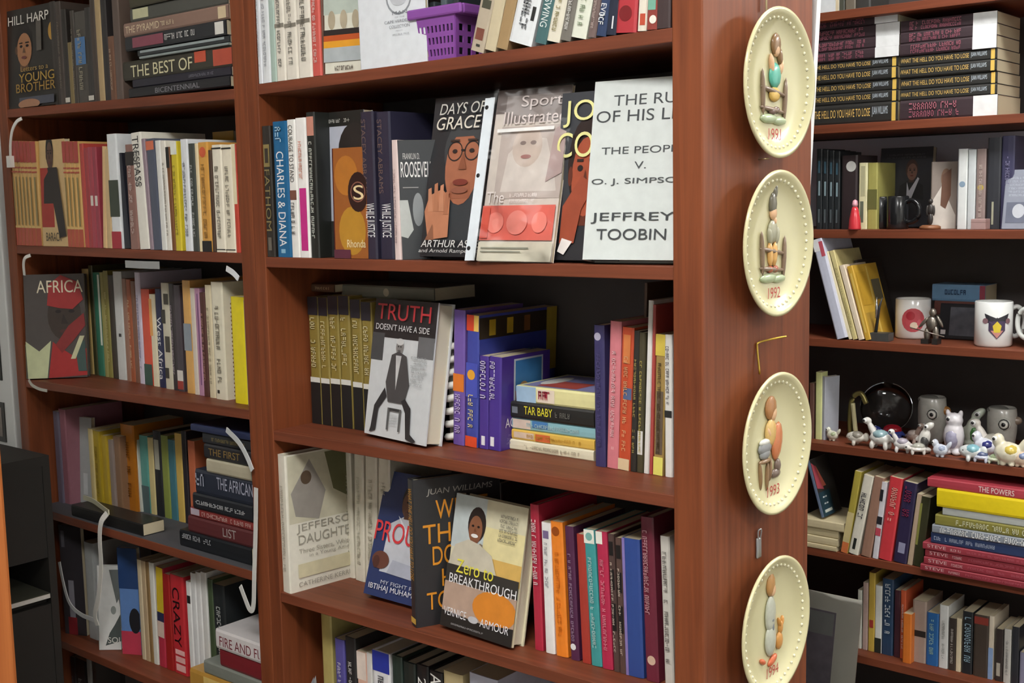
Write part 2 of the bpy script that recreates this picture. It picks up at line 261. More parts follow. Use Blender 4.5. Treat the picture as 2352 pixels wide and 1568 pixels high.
('S',-1.1106,0.0613,-0.2721,0.0134,0.1354,0.2051,0,0,'d9cfc0','thin ecru book, left bookcase third row','L3',{}),
('S',-1.0924,0.0588,-0.2719,0.0146,0.1357,0.2056,0,0,'b98aa6','lilac-pink book, left bookcase third row','L3',{'b':[(0.1,0.95,'7d5080',0.55,0.8)]}),
('S',-1.0726,0.0559,-0.2717,0.0158,0.1307,0.1981,0,0,'56302a','dark red dotted book, left bookcase third row','L3',{'m':'c09080'}),
('S',-1.049,0.0526,-0.2714,0.0183,0.1404,0.2127,0,0,'ddd1b0','beige book with small print, left bookcase third row','L3',{'m':'a89c80'}),
('S',-1.0167,0.049,-0.2712,0.0352,0.1447,0.2193,0,0,'e6e0c8','wide ivory book with grey title, left bookcase third row','L3',{'b':[(0.05,0.08,'3a3830',0.2,0.4)],'m':'8a8474'}),
('S',-0.9426,0.0377,-0.2704,0.0375,0.1285,0.1946,0,0,'ead91f','bright yellow tall book at row end, left bookcase third row','L3',{}),
('S',-0.9098,0.03,-0.2698,0.0069,0.1252,0.1897,0,0,'8e9490','thin grey-blue book at row end, left bookcase third row','L3',{}),
('S',-1.6325,0.055,-0.5614,0.0234,0.1358,0.2058,0,0,'6a6474','dim purple-grey slim book, left bookcase fourth row','L4',{}),
('S',-1.6128,0.0589,-0.5615,0.0286,0.14,0.2121,0,0,'96646f','dim mauve book, left bookcase fourth row','L4',{}),
('S',-1.5352,0.0784,-0.5618,0.0169,0.1148,0.1739,0,0,'cdbb84','thin cream-edged folder, left bookcase fourth row','L4',{}),
('S',-1.5175,0.0814,-0.5618,0.0272,0.1126,0.1706,0,0,'ab9226','mustard book, left bookcase fourth row','L4',{'m':'8a7420'}),
('S',-1.4977,0.0862,-0.5619,0.0269,0.1073,0.1625,0,0,'b59a2e','olive-mustard book, left bookcase fourth row','L4',{}),
('S',-1.4798,0.091,-0.562,0.0233,0.1018,0.1543,0,0,'8d7f78','grey-pink book, left bookcase fourth row','L4',{}),
('S',-1.4612,0.0952,-0.5621,0.0264,0.1078,0.1634,0,0,'8a6a50','brown book with pale edge, left bookcase fourth row','L4',{}),
('S',-1.4442,0.112,-0.5621,0.0529,0.1242,0.1881,0,0,'b06c1a','amber-orange book jutting forward, left bookcase fourth row','L4',{'m':'8a5010'}),
('S',-1.4157,0.1172,-0.5623,0.0126,0.1197,0.1813,-0.0534,0,'c4c8bc','thin white leaning book, left bookcase fourth row','L4',{}),
('S',-1.3995,0.121,-0.5623,0.0304,0.111,0.1681,0,0,'5c9c92','teal book with grey foot, left bookcase fourth row','L4',{'b':[(0,0.35,'54686a')]}),
('S',-1.375,0.122,-0.5624,0.0204,0.1096,0.1661,0,0,'d2c28a','thin cream book beside teal, left bookcase fourth row','L4',{}),
('S',-1.3502,0.122,-0.5625,0.0281,0.1208,0.183,0,0,'26282c','black book with white dotted head, left bookcase fourth row','L4',{'b':[(0.55,0.9,'b0b0a0',0.2,0.8)]}),
('S',-1.3233,0.122,-0.5626,0.0245,0.1167,0.1768,0,0,'8a964a','leaf-green book, left bookcase fourth row','L4',{}),
('S',-1.2983,0.122,-0.5627,0.0242,0.1126,0.1705,0,0,'467a86','blue-green book, left bookcase fourth row','L4',{}),
('S',-1.2737,0.122,-0.5628,0.0239,0.1235,0.1871,0,0,'d4b45e','straw-yellow book, left bookcase fourth row','L4',{}),
('S',-1.2531,0.122,-0.5629,0.0161,0.1281,0.1941,0,0,'2e2a30','dim dark book beside the lying stack, left bookcase fourth row','L4',{}),
('S',-1.1973,0.1,-0.563,0.023,0.1218,0.1845,0,0,'c06a48','small copper-coloured book beside the lying stack, left bookcase fourth row','L4',{}),
('S',-1.5231,0.05,-0.85,0.0363,0.1433,0.2171,0,0,'b9bcba','grey-white book behind the hanging strap, left bookcase fifth row','L5',{}),
('S',-1.3289,0.05,-0.85,0.0138,0.1416,0.2145,0,0,'cfc0a0','thin cream pamphlet, left bookcase fifth row','L5',{}),
('S',-1.3138,0.05,-0.85,0.0152,0.1416,0.2145,0,0,'bda684','thin tan pamphlet, left bookcase fifth row','L5',{}),
('S',-1.2996,0.05,-0.85,0.012,0.1421,0.2153,0,0,'8d7148','thin brown pamphlet, left bookcase fifth row','L5',{}),
('S',-1.2847,0.05,-0.85,0.0165,0.1427,0.2162,0,0,'dcdcd2','slim white booklet, left bookcase fifth row','L5',{}),
('S',-1.2623,0.05,-0.85,0.024,0.1395,0.2113,0.0374,0,'b83248','book yellow above, navy band, crimson below, left bookcase fifth row','L5',{'b':[(0.55,1,'d2b62c'),(0.46,0.55,'2c3050'),(0.3,0.46,'d8c0b0')]}),
('S',-1.2355,0.05,-0.85,0.0252,0.1331,0.2017,0,0,'a3211f','dark red slim book, left bookcase fifth row','L5',{}),
('S',-1.198,0.05,-0.85,0.0456,0.1355,0.2052,0,0,'c73038','red book with black vertical CRAZY and pink foot lettering, left bookcase fifth row','L5',{'t':'CRAZY','tc':'1e0c0e','ts':(0.12,0.72),'tw':(0.2,0.7),'b':[(0.03,0.1,'f0b8b4',0.2,0.9),(0.12,0.18,'f0b8b4',0.2,0.9),(0.2,0.25,'f0b8b4',0.2,0.9)]}),
('S',-1.1581,0.05,-0.85,0.0154,0.1323,0.2005,0,0,'e4e4e2','white slim booklet with black square, left bookcase fifth row','L5',{'b':[(0.78,0.86,'202020',0.2,0.9)]}),
('S',-1.1414,0.05,-0.85,0.0167,0.1461,0.2214,0,0,'dedfde','second white slim booklet, left bookcase fifth row','L5',{}),
('S',-1.1242,0.05,-0.85,0.0166,0.1494,0.2264,0,0,'e2e2e0','third white slim booklet, left bookcase fifth row','L5',{}),
('S',-1.1064,0.05,-0.85,0.0178,0.1517,0.2298,0,0,'d8d8d4','fourth white slim booklet, left bookcase fifth row','L5',{}),
('S',-1.0859,0.05,-0.85,0.0162,0.145,0.2198,0,0,'46563c','moss-green dark book, left bookcase fifth row','L5',{}),
('S',-1.0554,0.05,-0.85,0.038,0.1404,0.2128,-0.023,0,'262a2c','black book with white speckles, left bookcase fifth row','L5',{'m':'d0d4d0'}),
('S',-1.1152,0.14,-0.85,0.0746,0.1226,0.1858,0,0,'6a1828','wide maroon book, left bookcase fifth row','L5',{}),
('S',-1.6384,0.06,-1.14,0.0192,0.1429,0.2166,0,0,'3a3638','dim dark book, left bookcase lowest visible row','L6',{'m':'70707a'}),
('S',-1.6056,0.06,-1.14,0.0453,0.1448,0.2194,0,0,'2c2a2c','dim black book with pale marks, left bookcase lowest visible row','L6',{'m':'9a9a9a'}),
('S',-1.57,0.06,-1.14,0.0174,0.1524,0.2309,0,0,'b8bab6','slim pale book, left bookcase lowest visible row','L6',{}),
('S',-1.4914,0.06,-1.14,0.1314,0.1531,0.2319,0,0,'262224','wide dim black box file, left bookcase lowest visible row','L6',{}),
('S',-1.4004,0.06,-1.14,0.0493,0.1613,0.2444,0,0,'4a4444','dim grey book, left bookcase lowest visible row','L6',{}),
('S',-0.8021,0.002,0.2877,0.0099,0.1177,0.1784,0,0,'dfe2e7','pale grey-white book with faint grey print, middle bookcase top row','C1',{'m':'a0a4ac'}),
('S',-0.786,0.002,0.2878,0.0209,0.1159,0.1756,0,0,'e0e4e6','white book with faint grey lettering, middle bookcase top row','C1',{'m':'a0a4ac'}),
('S',-0.768,0.002,0.288,0.0139,0.1119,0.1695,0,0,'aabfb4','sage-green book, middle bookcase top row','C1',{}),
('S',-0.7486,0.002,0.2881,0.0237,0.1079,0.1634,0,0,'e6e0d2','first of three cream matching volumes, middle bookcase top row','C1',{'b':[(0.52,0.56,'8a8478')],'m':'5a5852','hd':1}),
('S',-0.7212,0.002,0.2883,0.0298,0.1045,0.1583,0,0,'e6e0d2','second of three cream matching volumes, middle bookcase top row','C1',{'b':[(0.52,0.56,'8a8478')],'m':'8a867c','hd':1}),
('S',-0.689,0.002,0.2886,0.0334,0.1024,0.1552,0,0,'e8e2d4','third of three cream matching volumes, middle bookcase top row','C1',{'b':[(0.55,0.59,'8a8478')],'m':'77736a','hd':1}),
('S',-0.661,0.002,0.2889,0.0213,0.1042,0.1579,0,0,'cf5c52','coral-red book with column of white dots, middle bookcase top row','C1',{'m':'f0d8d0'}),
('S',-0.651,0.006,0.289,0.0066,0.03,0.1436,0,0,'6a4a3c','narrow brown book beside the red one, middle bookcase top row','C1',{}),
('S',-0.3226,0.002,0.2917,0.0244,0.1,0.1155,0.3091,0,'b8ab96','tan book with dark emblem leaning beside the basket, middle bookcase top row','C1',{'b':[(0.14,0.28,'7d4a3c',0.2,0.8),(0.52,0.62,'4a4a3c',0.25,0.9),(0.06,0.09,'3a3a34',0.4,0.7)]}),
('S',-0.2986,0.002,0.2919,0.0202,0.1,0.1115,0.2968,0,'c9bc9c','cream-edged tan book leaning, middle bookcase top row','C1',{}),
('S',-0.2771,0.002,0.2921,0.0198,0.1,0.1084,0.2984,0,'a3875f','brown board-covered book leaning, middle bookcase top row','C1',{}),
('S',-0.2441,0.002,0.2923,0.0405,0.1,0.104,0.311,0,'e2e6e8','wide white book leaning with black emblem, middle bookcase top row','C1',{'b':[(0.32,0.5,'2a2a2a',0.75,0.9)],'m':'707478','hd':1}),
('S',-0.2091,0.002,0.2927,0.0195,0.1,0.0983,0.2979,0,'456a6c','teal book lettered SWING leaning, middle bookcase top row','C1',{'t':'SWING','tc':'dfe8e4','ts':(0.4,0.78),'tw':(0.2,0.8)}),
('S',-0.1872,0.002,0.2928,0.0214,0.1,0.0943,0.2715,0,'dfdac8','cream leaning book with olive print, middle bookcase top row','C1',{'m':'9a9060'}),
('S',-0.1668,0.002,0.293,0.0169,0.1,0.0908,0.2507,0,'76726a','grey leaning book with white lettering, middle bookcase top row','C1',{'m':'e6e6e0'}),
('S',-0.1449,0.002,0.2932,0.0242,0.1,0.0875,0.2462,0,'dde0d0','greenish-white leaning book, middle bookcase top row','C1',{'m':'9aaa8c'}),
('S',-0.1234,0.002,0.2934,0.0124,0.1,0.0836,0.2075,0,'74625e','taupe leaning book with small print, middle bookcase top row','C1',{'m':'c8b8b0'}),
('S',-0.1088,0.002,0.2935,0.015,0.1,0.0814,0.201,0,'2f3f60','navy leaning book lettered EVIL, middle bookcase top row','C1',{'t':'EVIL','tc':'e8ecf0','ts':(0.5,0.72),'tw':(0.15,0.7),'m':'e8ecf0','ms':(0.15,0.45),'mw':(0.15,0.7)}),
('S',-0.0931,0.002,0.2937,0.0149,0.1,0.0783,0.1435,0,'22283a','black-blue leaning book with white edge mark, middle bookcase top row','C1',{'b':[(0.1,0.3,'e0e0e4',0.55,0.7)]}),
('S',-0.0696,0.002,0.2938,0.0307,0.1,0.0745,0.0841,0,'b3343c','broad red book with white head, middle bookcase top row','C1',{'b':[(0.55,1,'e6e2e4')],'disc':(0.45,0.32,'7a1c20')}),
('S',-0.0457,0.002,0.2941,0.0131,0.1,0.071,0.0738,0,'e0d8c8','cream book with red blotches, middle bookcase top row','C1',{'b':[(0.1,0.3,'c05038',0.3,0.9)]}),
('S',-0.0304,0.002,0.2942,0.0162,0.1,0.0688,0.0645,0,'8f3c34','red-brown book with mint patch, middle bookcase top row','C1',{'b':[(0.35,0.7,'7ab09a',0.1,0.8)],'disc':(0.6,0.18,'e6e2d6')}),
('S',-0.0139,0.002,0.2943,0.0204,0.1,0.066,0.0261,0,'3f3030','dark plum book at the row end, middle bookcase top row','C1',{}),
('S',-0.7961,0.003,0,0.0218,0.1439,0.218,0,0,'2c2722','black book with gold framed block, middle bookcase second row','C2',{'t':'FATHOM','tc':'8a7c50','ts':(0.33,0.8),'tw':(0.2,0.8),'b':[(0.69,0.86,'8c7c4c',0.15,0.85),(0.72,0.83,'3a342c',0.3,0.7),(0.05,0.15,'6a655a',0.3,0.7)]}),
('S',-0.7606,0.003,0,0.0366,0.1476,0.2236,0,0,'176393','teal-blue hardback with large white CHARLES title, middle bookcase second row','C2',{'t':'CHARLES & DIANA','tc':'eef2f4','ts':(0.22,0.92),'tw':(0.22,0.72),'b':[(0.03,0.06,'8ab8d0',0.3,0.6)],'m':'9cc4dc','ms':(0.82,0.96),'mw':(0.25,0.65),'hd':1}),
('S',-0.7316,0.003,0,0.0204,0.1484,0.2248,0,0,'ecebe6','white book with small portrait on spine, middle bookcase second row','C2',{'t':'COURAGE TO STAND','tc':'35342f','ts':(0.04,0.45),'tw':(0.2,0.7),'b':[(0.42,0.49,'7a5040',0.1,0.9)],'m':'4a4a46','ms':(0.15,0.4),'mw':(0.25,0.65)}),
('S',-0.708,0.003,0,0.0255,0.1493,0.2262,0,0,'f0eeea','white book with magenta lower panel, middle bookcase second row','C2',{'b':[(0.05,0.5,'c62f86',0.2,0.85)],'m':'d88a70','ms':(0.55,0.85),'mw':(0.3,0.6)}),
('S',-0.6832,0.003,0,0.0208,0.1543,0.2337,0,0,'20221f','black spine with column of white letters, middle bookcase second row','C2',{'b':[(0.84,0.97,'c88a78',0.1,0.9)],'m':'d8dcd0'}),
('S',-0.5573,0.008,0,0.0289,0.1497,0.2268,0,0,'2d2a3c','first indigo-black hardback with brown author lettering, middle bookcase second row','C2',{'t':'STACEY ABRAMS','tc':'6e5a54','ts':(0.05,0.55),'tw':(0.08,0.4),'t2':('WHILE JUSTICE',0.62,0.85,0.05,0.9,'eceef0'),'hd':1}),
('S',-0.5234,0.01,0,0.0302,0.1484,0.2248,0,0,'2b2a3e','second indigo-black hardback with brown author lettering, middle bookcase second row','C2',{'t':'STACEY ABRAMS','tc':'6e5a54','ts':(0.05,0.55),'tw':(0.08,0.4),'t2':('WHILE JUSTICE',0.62,0.85,0.05,0.9,'eceef0'),'hd':1}),
('S',-0.4934,0.003,0,0.0126,0.1192,0.1806,0,0,'dcc8c4','thin pinkish-white spine beside the dark political biography, middle bookcase second row','C2',{'m':'a08888'}),
('S',-0.7918,0.086,-0.2988,0.0261,0.1484,0.2249,0,0,'8f7d3c','gold and black paperback with white band, first from the left, middle bookcase third row','C3',{'b':[(0,0.33,'1f2121'),(0.33,0.37,'dcdcd4'),(0.86,1,'2b2a33')],'m':'dcd2a0','ms':(0.42,0.84),'mw':(0.25,0.7)}),
('S',-0.7653,0.086,-0.2987,0.0234,0.148,0.2243,0,0,'8f7d3c','gold and black paperback with white band, second from the left, middle bookcase third row','C3',{'b':[(0,0.33,'1f2121'),(0.33,0.37,'dcdcd4'),(0.86,1,'2b2a33')],'m':'dcd2a0','ms':(0.42,0.84),'mw':(0.25,0.7)}),
('S',-0.7392,0.086,-0.2986,0.0253,0.1506,0.2281,0,0,'8f7d3c','gold and black paperback with white band, third from the left, middle bookcase third row','C3',{'b':[(0,0.33,'1f2121'),(0.33,0.37,'dcdcd4'),(0.86,1,'2b2a33')],'m':'dcd2a0','ms':(0.42,0.84),'mw':(0.25,0.7)}),
('S',-0.7119,0.086,-0.2985,0.0259,0.1511,0.229,0,0,'8f7d3c','gold and black paperback with white band, fourth from the left, middle bookcase third row','C3',{'b':[(0,0.33,'1f2121'),(0.33,0.37,'dcdcd4'),(0.86,1,'2b2a33')],'m':'dcd2a0','ms':(0.42,0.84),'mw':(0.25,0.7)}),
('S',-0.6828,0.086,-0.2984,0.0244,0.1479,0.224,0,0,'8f7d3c','gold and black paperback with white band, fifth from the left, middle bookcase third row','C3',{'b':[(0,0.33,'1f2121'),(0.33,0.37,'dcdcd4'),(0.86,1,'2b2a33')],'m':'dcd2a0','ms':(0.42,0.84),'mw':(0.25,0.7)}),
('S',-0.6569,0.086,-0.2983,0.024,0.1455,0.2205,0,0,'8f7d3c','gold and black paperback with white band, sixth from the left, middle bookcase third row','C3',{'b':[(0,0.33,'1f2121'),(0.33,0.37,'dcdcd4'),(0.86,1,'2b2a33')],'m':'dcd2a0','ms':(0.42,0.84),'mw':(0.25,0.7)}),
('S',-0.4534,0.085,-0.2975,0.0237,0.1424,0.2157,0.044,0,'7358a8','lilac book with orange square, middle bookcase third row','C3',{'b':[(0.4,0.53,'e07a28')],'m':'d0bce8','ms':(0.05,0.38),'mw':(0.25,0.7)}),
('S',-0.4256,0.085,-0.2974,0.0251,0.194,0.2087,0.0509,0,'3f4aa2','blue picture book with red and yellow blocks, long cover showing, middle bookcase third row','C3',{'b':[(0.88,1,'d8482c',0,0.6),(0.88,1,'e8c060',0.6,1),(0,0.08,'e0502c'),(0.38,0.64,'4a55b8')],'m':'e8d8a0','ms':(0.14,0.4),'mw':(0.25,0.65),'disc':(0.45,0.55,'e8a838'),'fr':[('rect',0,0.82,1,0.98,'3a3024'),('rect',0.12,0.84,0.2,0.96,'c0a030'),('rect',0.34,0.84,0.42,0.96,'c0a030'),('rect',0.56,0.84,0.64,0.96,'8a5a30'),('rect',0.86,0.5,1,1,'b8a03a'),('ell',0.12,0.72,0.12,0.07,'e0a028'),('rect',0,0.3,0.86,0.8,'3b459c'),('bars',0.2,0.6,0.75,0.72,2,'7aa890'),('ell',0.4,0.5,0.2,0.1,'5a50a8')]}),
('S',-0.4006,0.085,-0.2973,0.0183,0.11,0.1461,0.0375,0,'4c3590','first small purple paperback with white lettering, middle bookcase third row','C3',{'b':[(0.04,0.14,'e8e8f0',0.3,0.7)],'m':'d8d0f0','ms':(0.5,0.95),'mw':(0.2,0.8)}),
('S',-0.3782,0.085,-0.2972,0.0251,0.12,0.1462,0.042,0,'4a3390','second small purple paperback with pictured cover, middle bookcase third row','C3',{'b':[(0.04,0.14,'e8e8f0',0.2,0.5)],'m':'d8d0f0','ms':(0.5,0.95),'mw':(0.15,0.55),'fr':[('rect',0.25,0.42,0.85,0.96,'c8d0d8'),('rect',0.28,0.44,0.82,0.94,'3a78b0'),('rect',0.28,0.44,0.82,0.62,'7a4a30'),('ell',0.45,0.62,0.1,0.09,'b89060'),('ell',0.65,0.6,0.1,0.08,'e0d0a0'),('text','ACT',0.08,0.24,0.35,0.34,'e8e4f4'),('bars',0.1,0.06,0.7,0.18,3,'8070b0')]}),
('S',-0.1769,0.085,-0.2964,0.0179,0.1351,0.2047,0,0,'3d3866','indigo spine with pale head ornament, middle bookcase third row','C3',{'m':'5a5484','disc':(0.4,0.92,'b8b4cc')}),
('S',-0.1563,0.085,-0.2963,0.0191,0.1396,0.2114,0.0416,0,'d67f88','dusty pink book with worn lettering, middle bookcase third row','C3',{'m':'f0c0c4'}),
('S',-0.1364,0.085,-0.2963,0.0195,0.1345,0.2038,0.048,0,'c9502e','orange-red patterned book with blue patch, middle bookcase third row','C3',{'b':[(0,0.08,'e0c8a0'),(0.5,0.58,'5a6a90',0.3,1),(0.75,0.95,'d88048',0.2,0.8)],'m':'e8b080'}),
('S',-0.12,0.085,-0.2962,0.0104,0.1318,0.1997,0.043,0,'2e2c28','black-brown book with yellow flecks, middle bookcase third row','C3',{'m':'b8a860'}),
('S',-0.109,0.085,-0.2961,0.0104,0.1305,0.1978,0.0313,0,'4a4530','dark olive book with white shelf label, middle bookcase third row','C3',{'b':[(0.13,0.3,'e0e0dc',0.1,0.9)],'m':'c8b860'}),
('S',-0.0985,0.085,-0.2961,0.0081,0.1604,0.243,0.0408,0,'e4e2dc','very thin tall white booklet, middle bookcase third row','C3',{}),
('S',-0.0905,0.085,-0.2961,0.0052,0.1565,0.2372,0.0347,0,'b04a44','thin brick-red booklet, middle bookcase third row','C3',{}),
('S',-0.0787,0.085,-0.296,0.0158,0.13,0.197,0.0325,0,'a5894e','brown-gold book with yellow foot label, middle bookcase third row','C3',{'b':[(0,0.13,'e6e070'),(0.15,0.6,'6a5a4a',0.2,0.9),(0.85,1,'d8c050')],'m':'5a4a30'}),
('S',-0.0613,0.085,-0.296,0.0121,0.1301,0.1972,0,0,'e6e4de','white book with black lettering at the right end, middle bookcase third row','C3',{'b':[(0.42,0.47,'2a2a2a')],'m':'3a3a3a','ms':(0.5,0.92),'mw':(0.3,0.7)}),
('S',-0.1556,0.16,-0.2963,0.0055,0.119,0.2605,0.0379,0,'5e4232','tall thin brown book standing far back, middle bookcase third row','C3',{}),
('S',-0.1527,0.22,-0.2963,0.025,0.059,0.2239,0,0,'6a2428','tall maroon book standing far back, middle bookcase third row','C3',{}),
('S',-0.7978,0.008,-0.587,0.0253,0.16,0.2449,0,-7,'e3dfd0','cream-white angled hardback with horse-grey portrait jacket, middle bookcase fourth row','C4',{'m':'b8b4a4','fr':[('rect',0.02,0.5,0.98,0.99,'c9c4ac'),('poly',[(0.05,0.72),(0.3,0.95),(0.5,0.7),(0.4,0.5),(0.1,0.55)],'9a948c'),('ell',0.25,0.82,0.07,0.05,'5a4a3a'),('poly',[(0.5,0.98),(0.98,0.98),(0.98,0.55),(0.6,0.7)],'6a6a48'),('poly',[(0.9,0.98),(0.99,0.98),(0.99,0.5),(0.94,0.5)],'7a4a34'),('text','JEFFERSON',0.1,0.42,0.95,0.49,'9c988a'),('text','DAUGHTERS',0.12,0.34,0.95,0.41,'9c988a'),('text','Three Sisters, White and',0.12,0.27,0.95,0.31,'a8a496'),('text','in a Young America',0.25,0.23,0.9,0.265,'a8a496'),('rect',0.1,0.1,0.95,0.2,'d2caa8'),('text','CATHERINE KERRISON',0.1,0.035,0.95,0.07,'a09c8e')],'hd':1}),
('S',-0.772,0.13,-0.5868,0.0273,0.149,0.2379,0,0,'dcd7c6','first cream copy behind the angled hardback, middle bookcase fourth row','C4',{'m':'c0bca8','hd':1}),
('S',-0.739,0.125,-0.5864,0.0244,0.154,0.2393,0.0334,0,'dad5c4','second cream copy behind the angled hardback, middle bookcase fourth row','C4',{'m':'c0bca8','hd':1}),
('S',-0.7049,0.12,-0.5861,0.0295,0.1581,0.2395,0.0458,0,'d9d4c3','third cream copy behind the angled hardback, middle bookcase fourth row','C4',{'m':'c0bca8','hd':1}),
('S',-0.6728,0.12,-0.5858,0.0289,0.1574,0.2385,0.0481,0,'d6d1c0','fourth cream copy, half hidden by the navy book, middle bookcase fourth row','C4',{'m':'c0bca8','hd':1}),
('S',-0.4938,0.02,-0.584,0.0217,0.15,0.2388,0,-25,'2a2b2e','black hardback with orange lettered spine and cover, middle bookcase fourth row','C4',{'t':'WHAT THE HELL DO YOU HAVE TO LOSE','tc':'d89a34','ts':(0.06,0.68),'tw':(0.15,0.85),'b':[(0.02,0.06,'d8b050')],'fr':[('itext','JUAN WILLIAMS',0.15,0.88,0.9,0.93,'a8a49c'),('text','WHAT',0.25,0.72,0.85,0.85,'dc9228'),('text','THE',0.1,0.56,0.55,0.69,'dc9228'),('text','HELL',0.58,0.56,0.98,0.69,'dc9228'),('text','DO YOU',0.2,0.41,0.9,0.54,'dc9228'),('text','HAVE',0.3,0.26,0.8,0.38,'dc9228'),('text','TO LOSE',0.12,0.11,0.9,0.23,'dc9228')],'hd':1}),
('S',-0.2684,0.05,-0.5817,0.016,0.1467,0.2223,-0.0216,0,'b42d44','crimson book with white vertical lettering, middle bookcase fourth row','C4',{'m':'f0dcdc','ms':(0.44,0.9),'mw':(0.25,0.75),'hd':1}),
('S',-0.2469,0.05,-0.5815,0.0174,0.1306,0.1979,-0.0238,0,'ecebe8','white book with grey vertical title, middle bookcase fourth row','C4',{'b':[(0.88,0.94,'7a6a90',0.2,0.8)],'m2':'8a8a90'}),
('S',-0.225,0.05,-0.5813,0.022,0.1333,0.202,-0.0357,0,'f28a2a','bright orange paperback, middle bookcase fourth row','C4',{'m':'e07818','disc':(0.45,0.93,'9a4a10')}),
('S',-0.201,0.05,-0.5811,0.0152,0.1311,0.1986,-0.0416,0,'54284a','purple-plum book with white foot dot, middle bookcase fourth row','C4',{'m':'a890a8','disc':(0.4,0.1,'e8e8e8')}),
('S',-0.1806,0.05,-0.5809,0.015,0.1256,0.1902,-0.0407,0,'ad3c30','brick-red book without lettering, middle bookcase fourth row','C4',{}),
('S',-0.1624,0.05,-0.5807,0.0186,0.1318,0.1996,-0.054,0,'419c9c','teal book with white head label, middle bookcase fourth row','C4',{'b':[(0.9,1,'ecebe0')],'m':'c0e0dc','disc':(0.5,0.95,'7ab0a8')}),
('S',-0.1432,0.05,-0.5805,0.0184,0.132,0.2,-0.0429,0,'bb2c50','raspberry book with white head label, middle bookcase fourth row','C4',{'b':[(0.91,1,'ecebe0',0,0.6)],'m':'e890a0'}),
('S',-0.127,0.05,-0.5803,0.0099,0.1312,0.1988,-0.0439,0,'54403c','first brown book with dark blotched spine, middle bookcase fourth row','C4',{'b':[(0.3,0.5,'1e1a1a',0.2,0.9),(0.6,0.75,'1e1a1a',0.2,0.9),(0.85,0.95,'1e1a1a',0.2,0.9)],'m':'d8c8b8'}),
('S',-0.1162,0.05,-0.5802,0.0105,0.129,0.1954,-0.0338,0,'5a443e','second brown book with dark blotched spine, middle bookcase fourth row','C4',{'b':[(0.3,0.5,'1e1a1a',0.2,0.9),(0.6,0.75,'1e1a1a',0.2,0.9),(0.85,0.95,'1e1a1a',0.2,0.9)],'m':'d8c8b8'}),
('S',-0.096,0.05,-0.5801,0.0287,0.1303,0.1975,-0.0301,0,'304c92','wide royal-blue book with lilac edge, middle bookcase fourth row','C4',{'b':[(0,1,'8a7ab8',0,0.16)]}),
('S',-0.067,0.05,-0.5798,0.0209,0.1536,0.2327,-0.0346,0,'70283a','tall maroon hardback with script lettering, middle bookcase fourth row','C4',{'m':'c89aa0','ms':(0.4,0.92),'mw':(0.2,0.55),'disc':(0.5,0.13,'d8b8a0'),'hd':1}),
('S',-0.0393,0.05,-0.5795,0.0148,0.1387,0.2102,-0.0338,0,'cbc7be','grey-white book with spaced grey capitals at shelf end, middle bookcase fourth row','C4',{'m':'8a8680','ms':(0.12,0.9),'mw':(0.3,0.7)}),
('S',-0.5075,0.2,-0.5841,0.0093,0.079,0.2018,0,0,'5a4a48','dim maroon book standing at the back, leftmost of three, middle bookcase fourth row','C4',{}),
('S',-0.4877,0.2,-0.5839,0.0092,0.079,0.2006,0,0,'4c4644','dim grey book standing at the back, middle of three, middle bookcase fourth row','C4',{}),
('S',-0.4682,0.2,-0.5837,0.0091,0.079,0.1993,0,0,'564a46','dim brown book standing at the back, rightmost of three, middle bookcase fourth row','C4',{}),
('S',-0.7602,0.06,-0.8749,0.0274,0.1583,0.2398,0,0,'b5a868','tall tan-yellow slim book, middle bookcase bottom row','C5',{}),
('S',-0.7157,0.05,-0.8747,0.0243,0.1373,0.2081,0,0,'5a549c','violet-blue book with white dots at its edge, middle bookcase bottom row','C5',{'m':'e0e0ec'}),
('S',-0.6876,0.05,-0.8746,0.0261,0.1435,0.2175,0,0,'2c2b2c','black book with white vertical title, middle bookcase bottom row','C5',{'m':'d8d8d4'}),
('S',-0.66,0.05,-0.8745,0.0235,0.1307,0.1981,0,0,'e4b8a4','salmon and white book, middle bookcase bottom row','C5',{'b':[(0.75,1,'ecdcd0')]}),
('S',-0.6415,0.05,-0.8744,0.0124,0.132,0.2001,0,0,'d8d6d2','slim white book beside the blue-capped one, middle bookcase bottom row','C5',{}),
('S',-0.6115,0.05,-0.8743,0.0419,0.1382,0.2094,0,0,'e8e8ea','white book with royal-blue cap, middle bookcase bottom row','C5',{'b':[(0.83,1,'2c3aa0')],'m':'5a5a60','hd':1}),
('S',-0.5736,0.05,-0.8742,0.0243,0.139,0.2106,0,0,'2b3a34','dark green hardback, middle bookcase bottom row','C5',{'hd':1}),
('S',-0.5449,0.05,-0.8741,0.0279,0.136,0.2061,0,0,'232b28','green-black hardback with cream page top, middle bookcase bottom row','C5',{'hd':1}),
('S',-0.5146,0.05,-0.874,0.0274,0.1379,0.2089,0,0,'1f1f20','black hardback lettered 28, middle bookcase bottom row','C5',{'t':'28','tc':'ecebe6','ts':(0.1,0.24),'tw':(0.15,0.8),'hd':1}),
('S',-0.4839,0.05,-0.8738,0.0288,0.1354,0.2052,0,0,'242424','black hardback with big white capitals, middle bookcase bottom row','C5',{'t':'AND','tc':'ecebe6','ts':(0.02,0.3),'tw':(0.1,0.9),'hd':1}),
('S',-0.4463,0.05,-0.8737,0.0414,0.1406,0.213,0,0,'c9b98c','tan book with broad page top, middle bookcase bottom row','C5',{}),
('S',-0.3815,0.05,-0.8735,0.0589,0.1473,0.2231,0,0,'c4c8dc','pale blue-white book, just peeking above the frame, middle bookcase bottom row','C5',{}),
('S',-0.3716,1.2941,0.488,0.019,0.1,0.0667,0,0,'3c4038','dark green book, right bookcase topmost row','R1',{}),
('S',-0.3485,1.2941,0.488,0.0239,0.1,0.0637,0,0,'6a6458','grey-brown book, right bookcase topmost row','R1',{}),
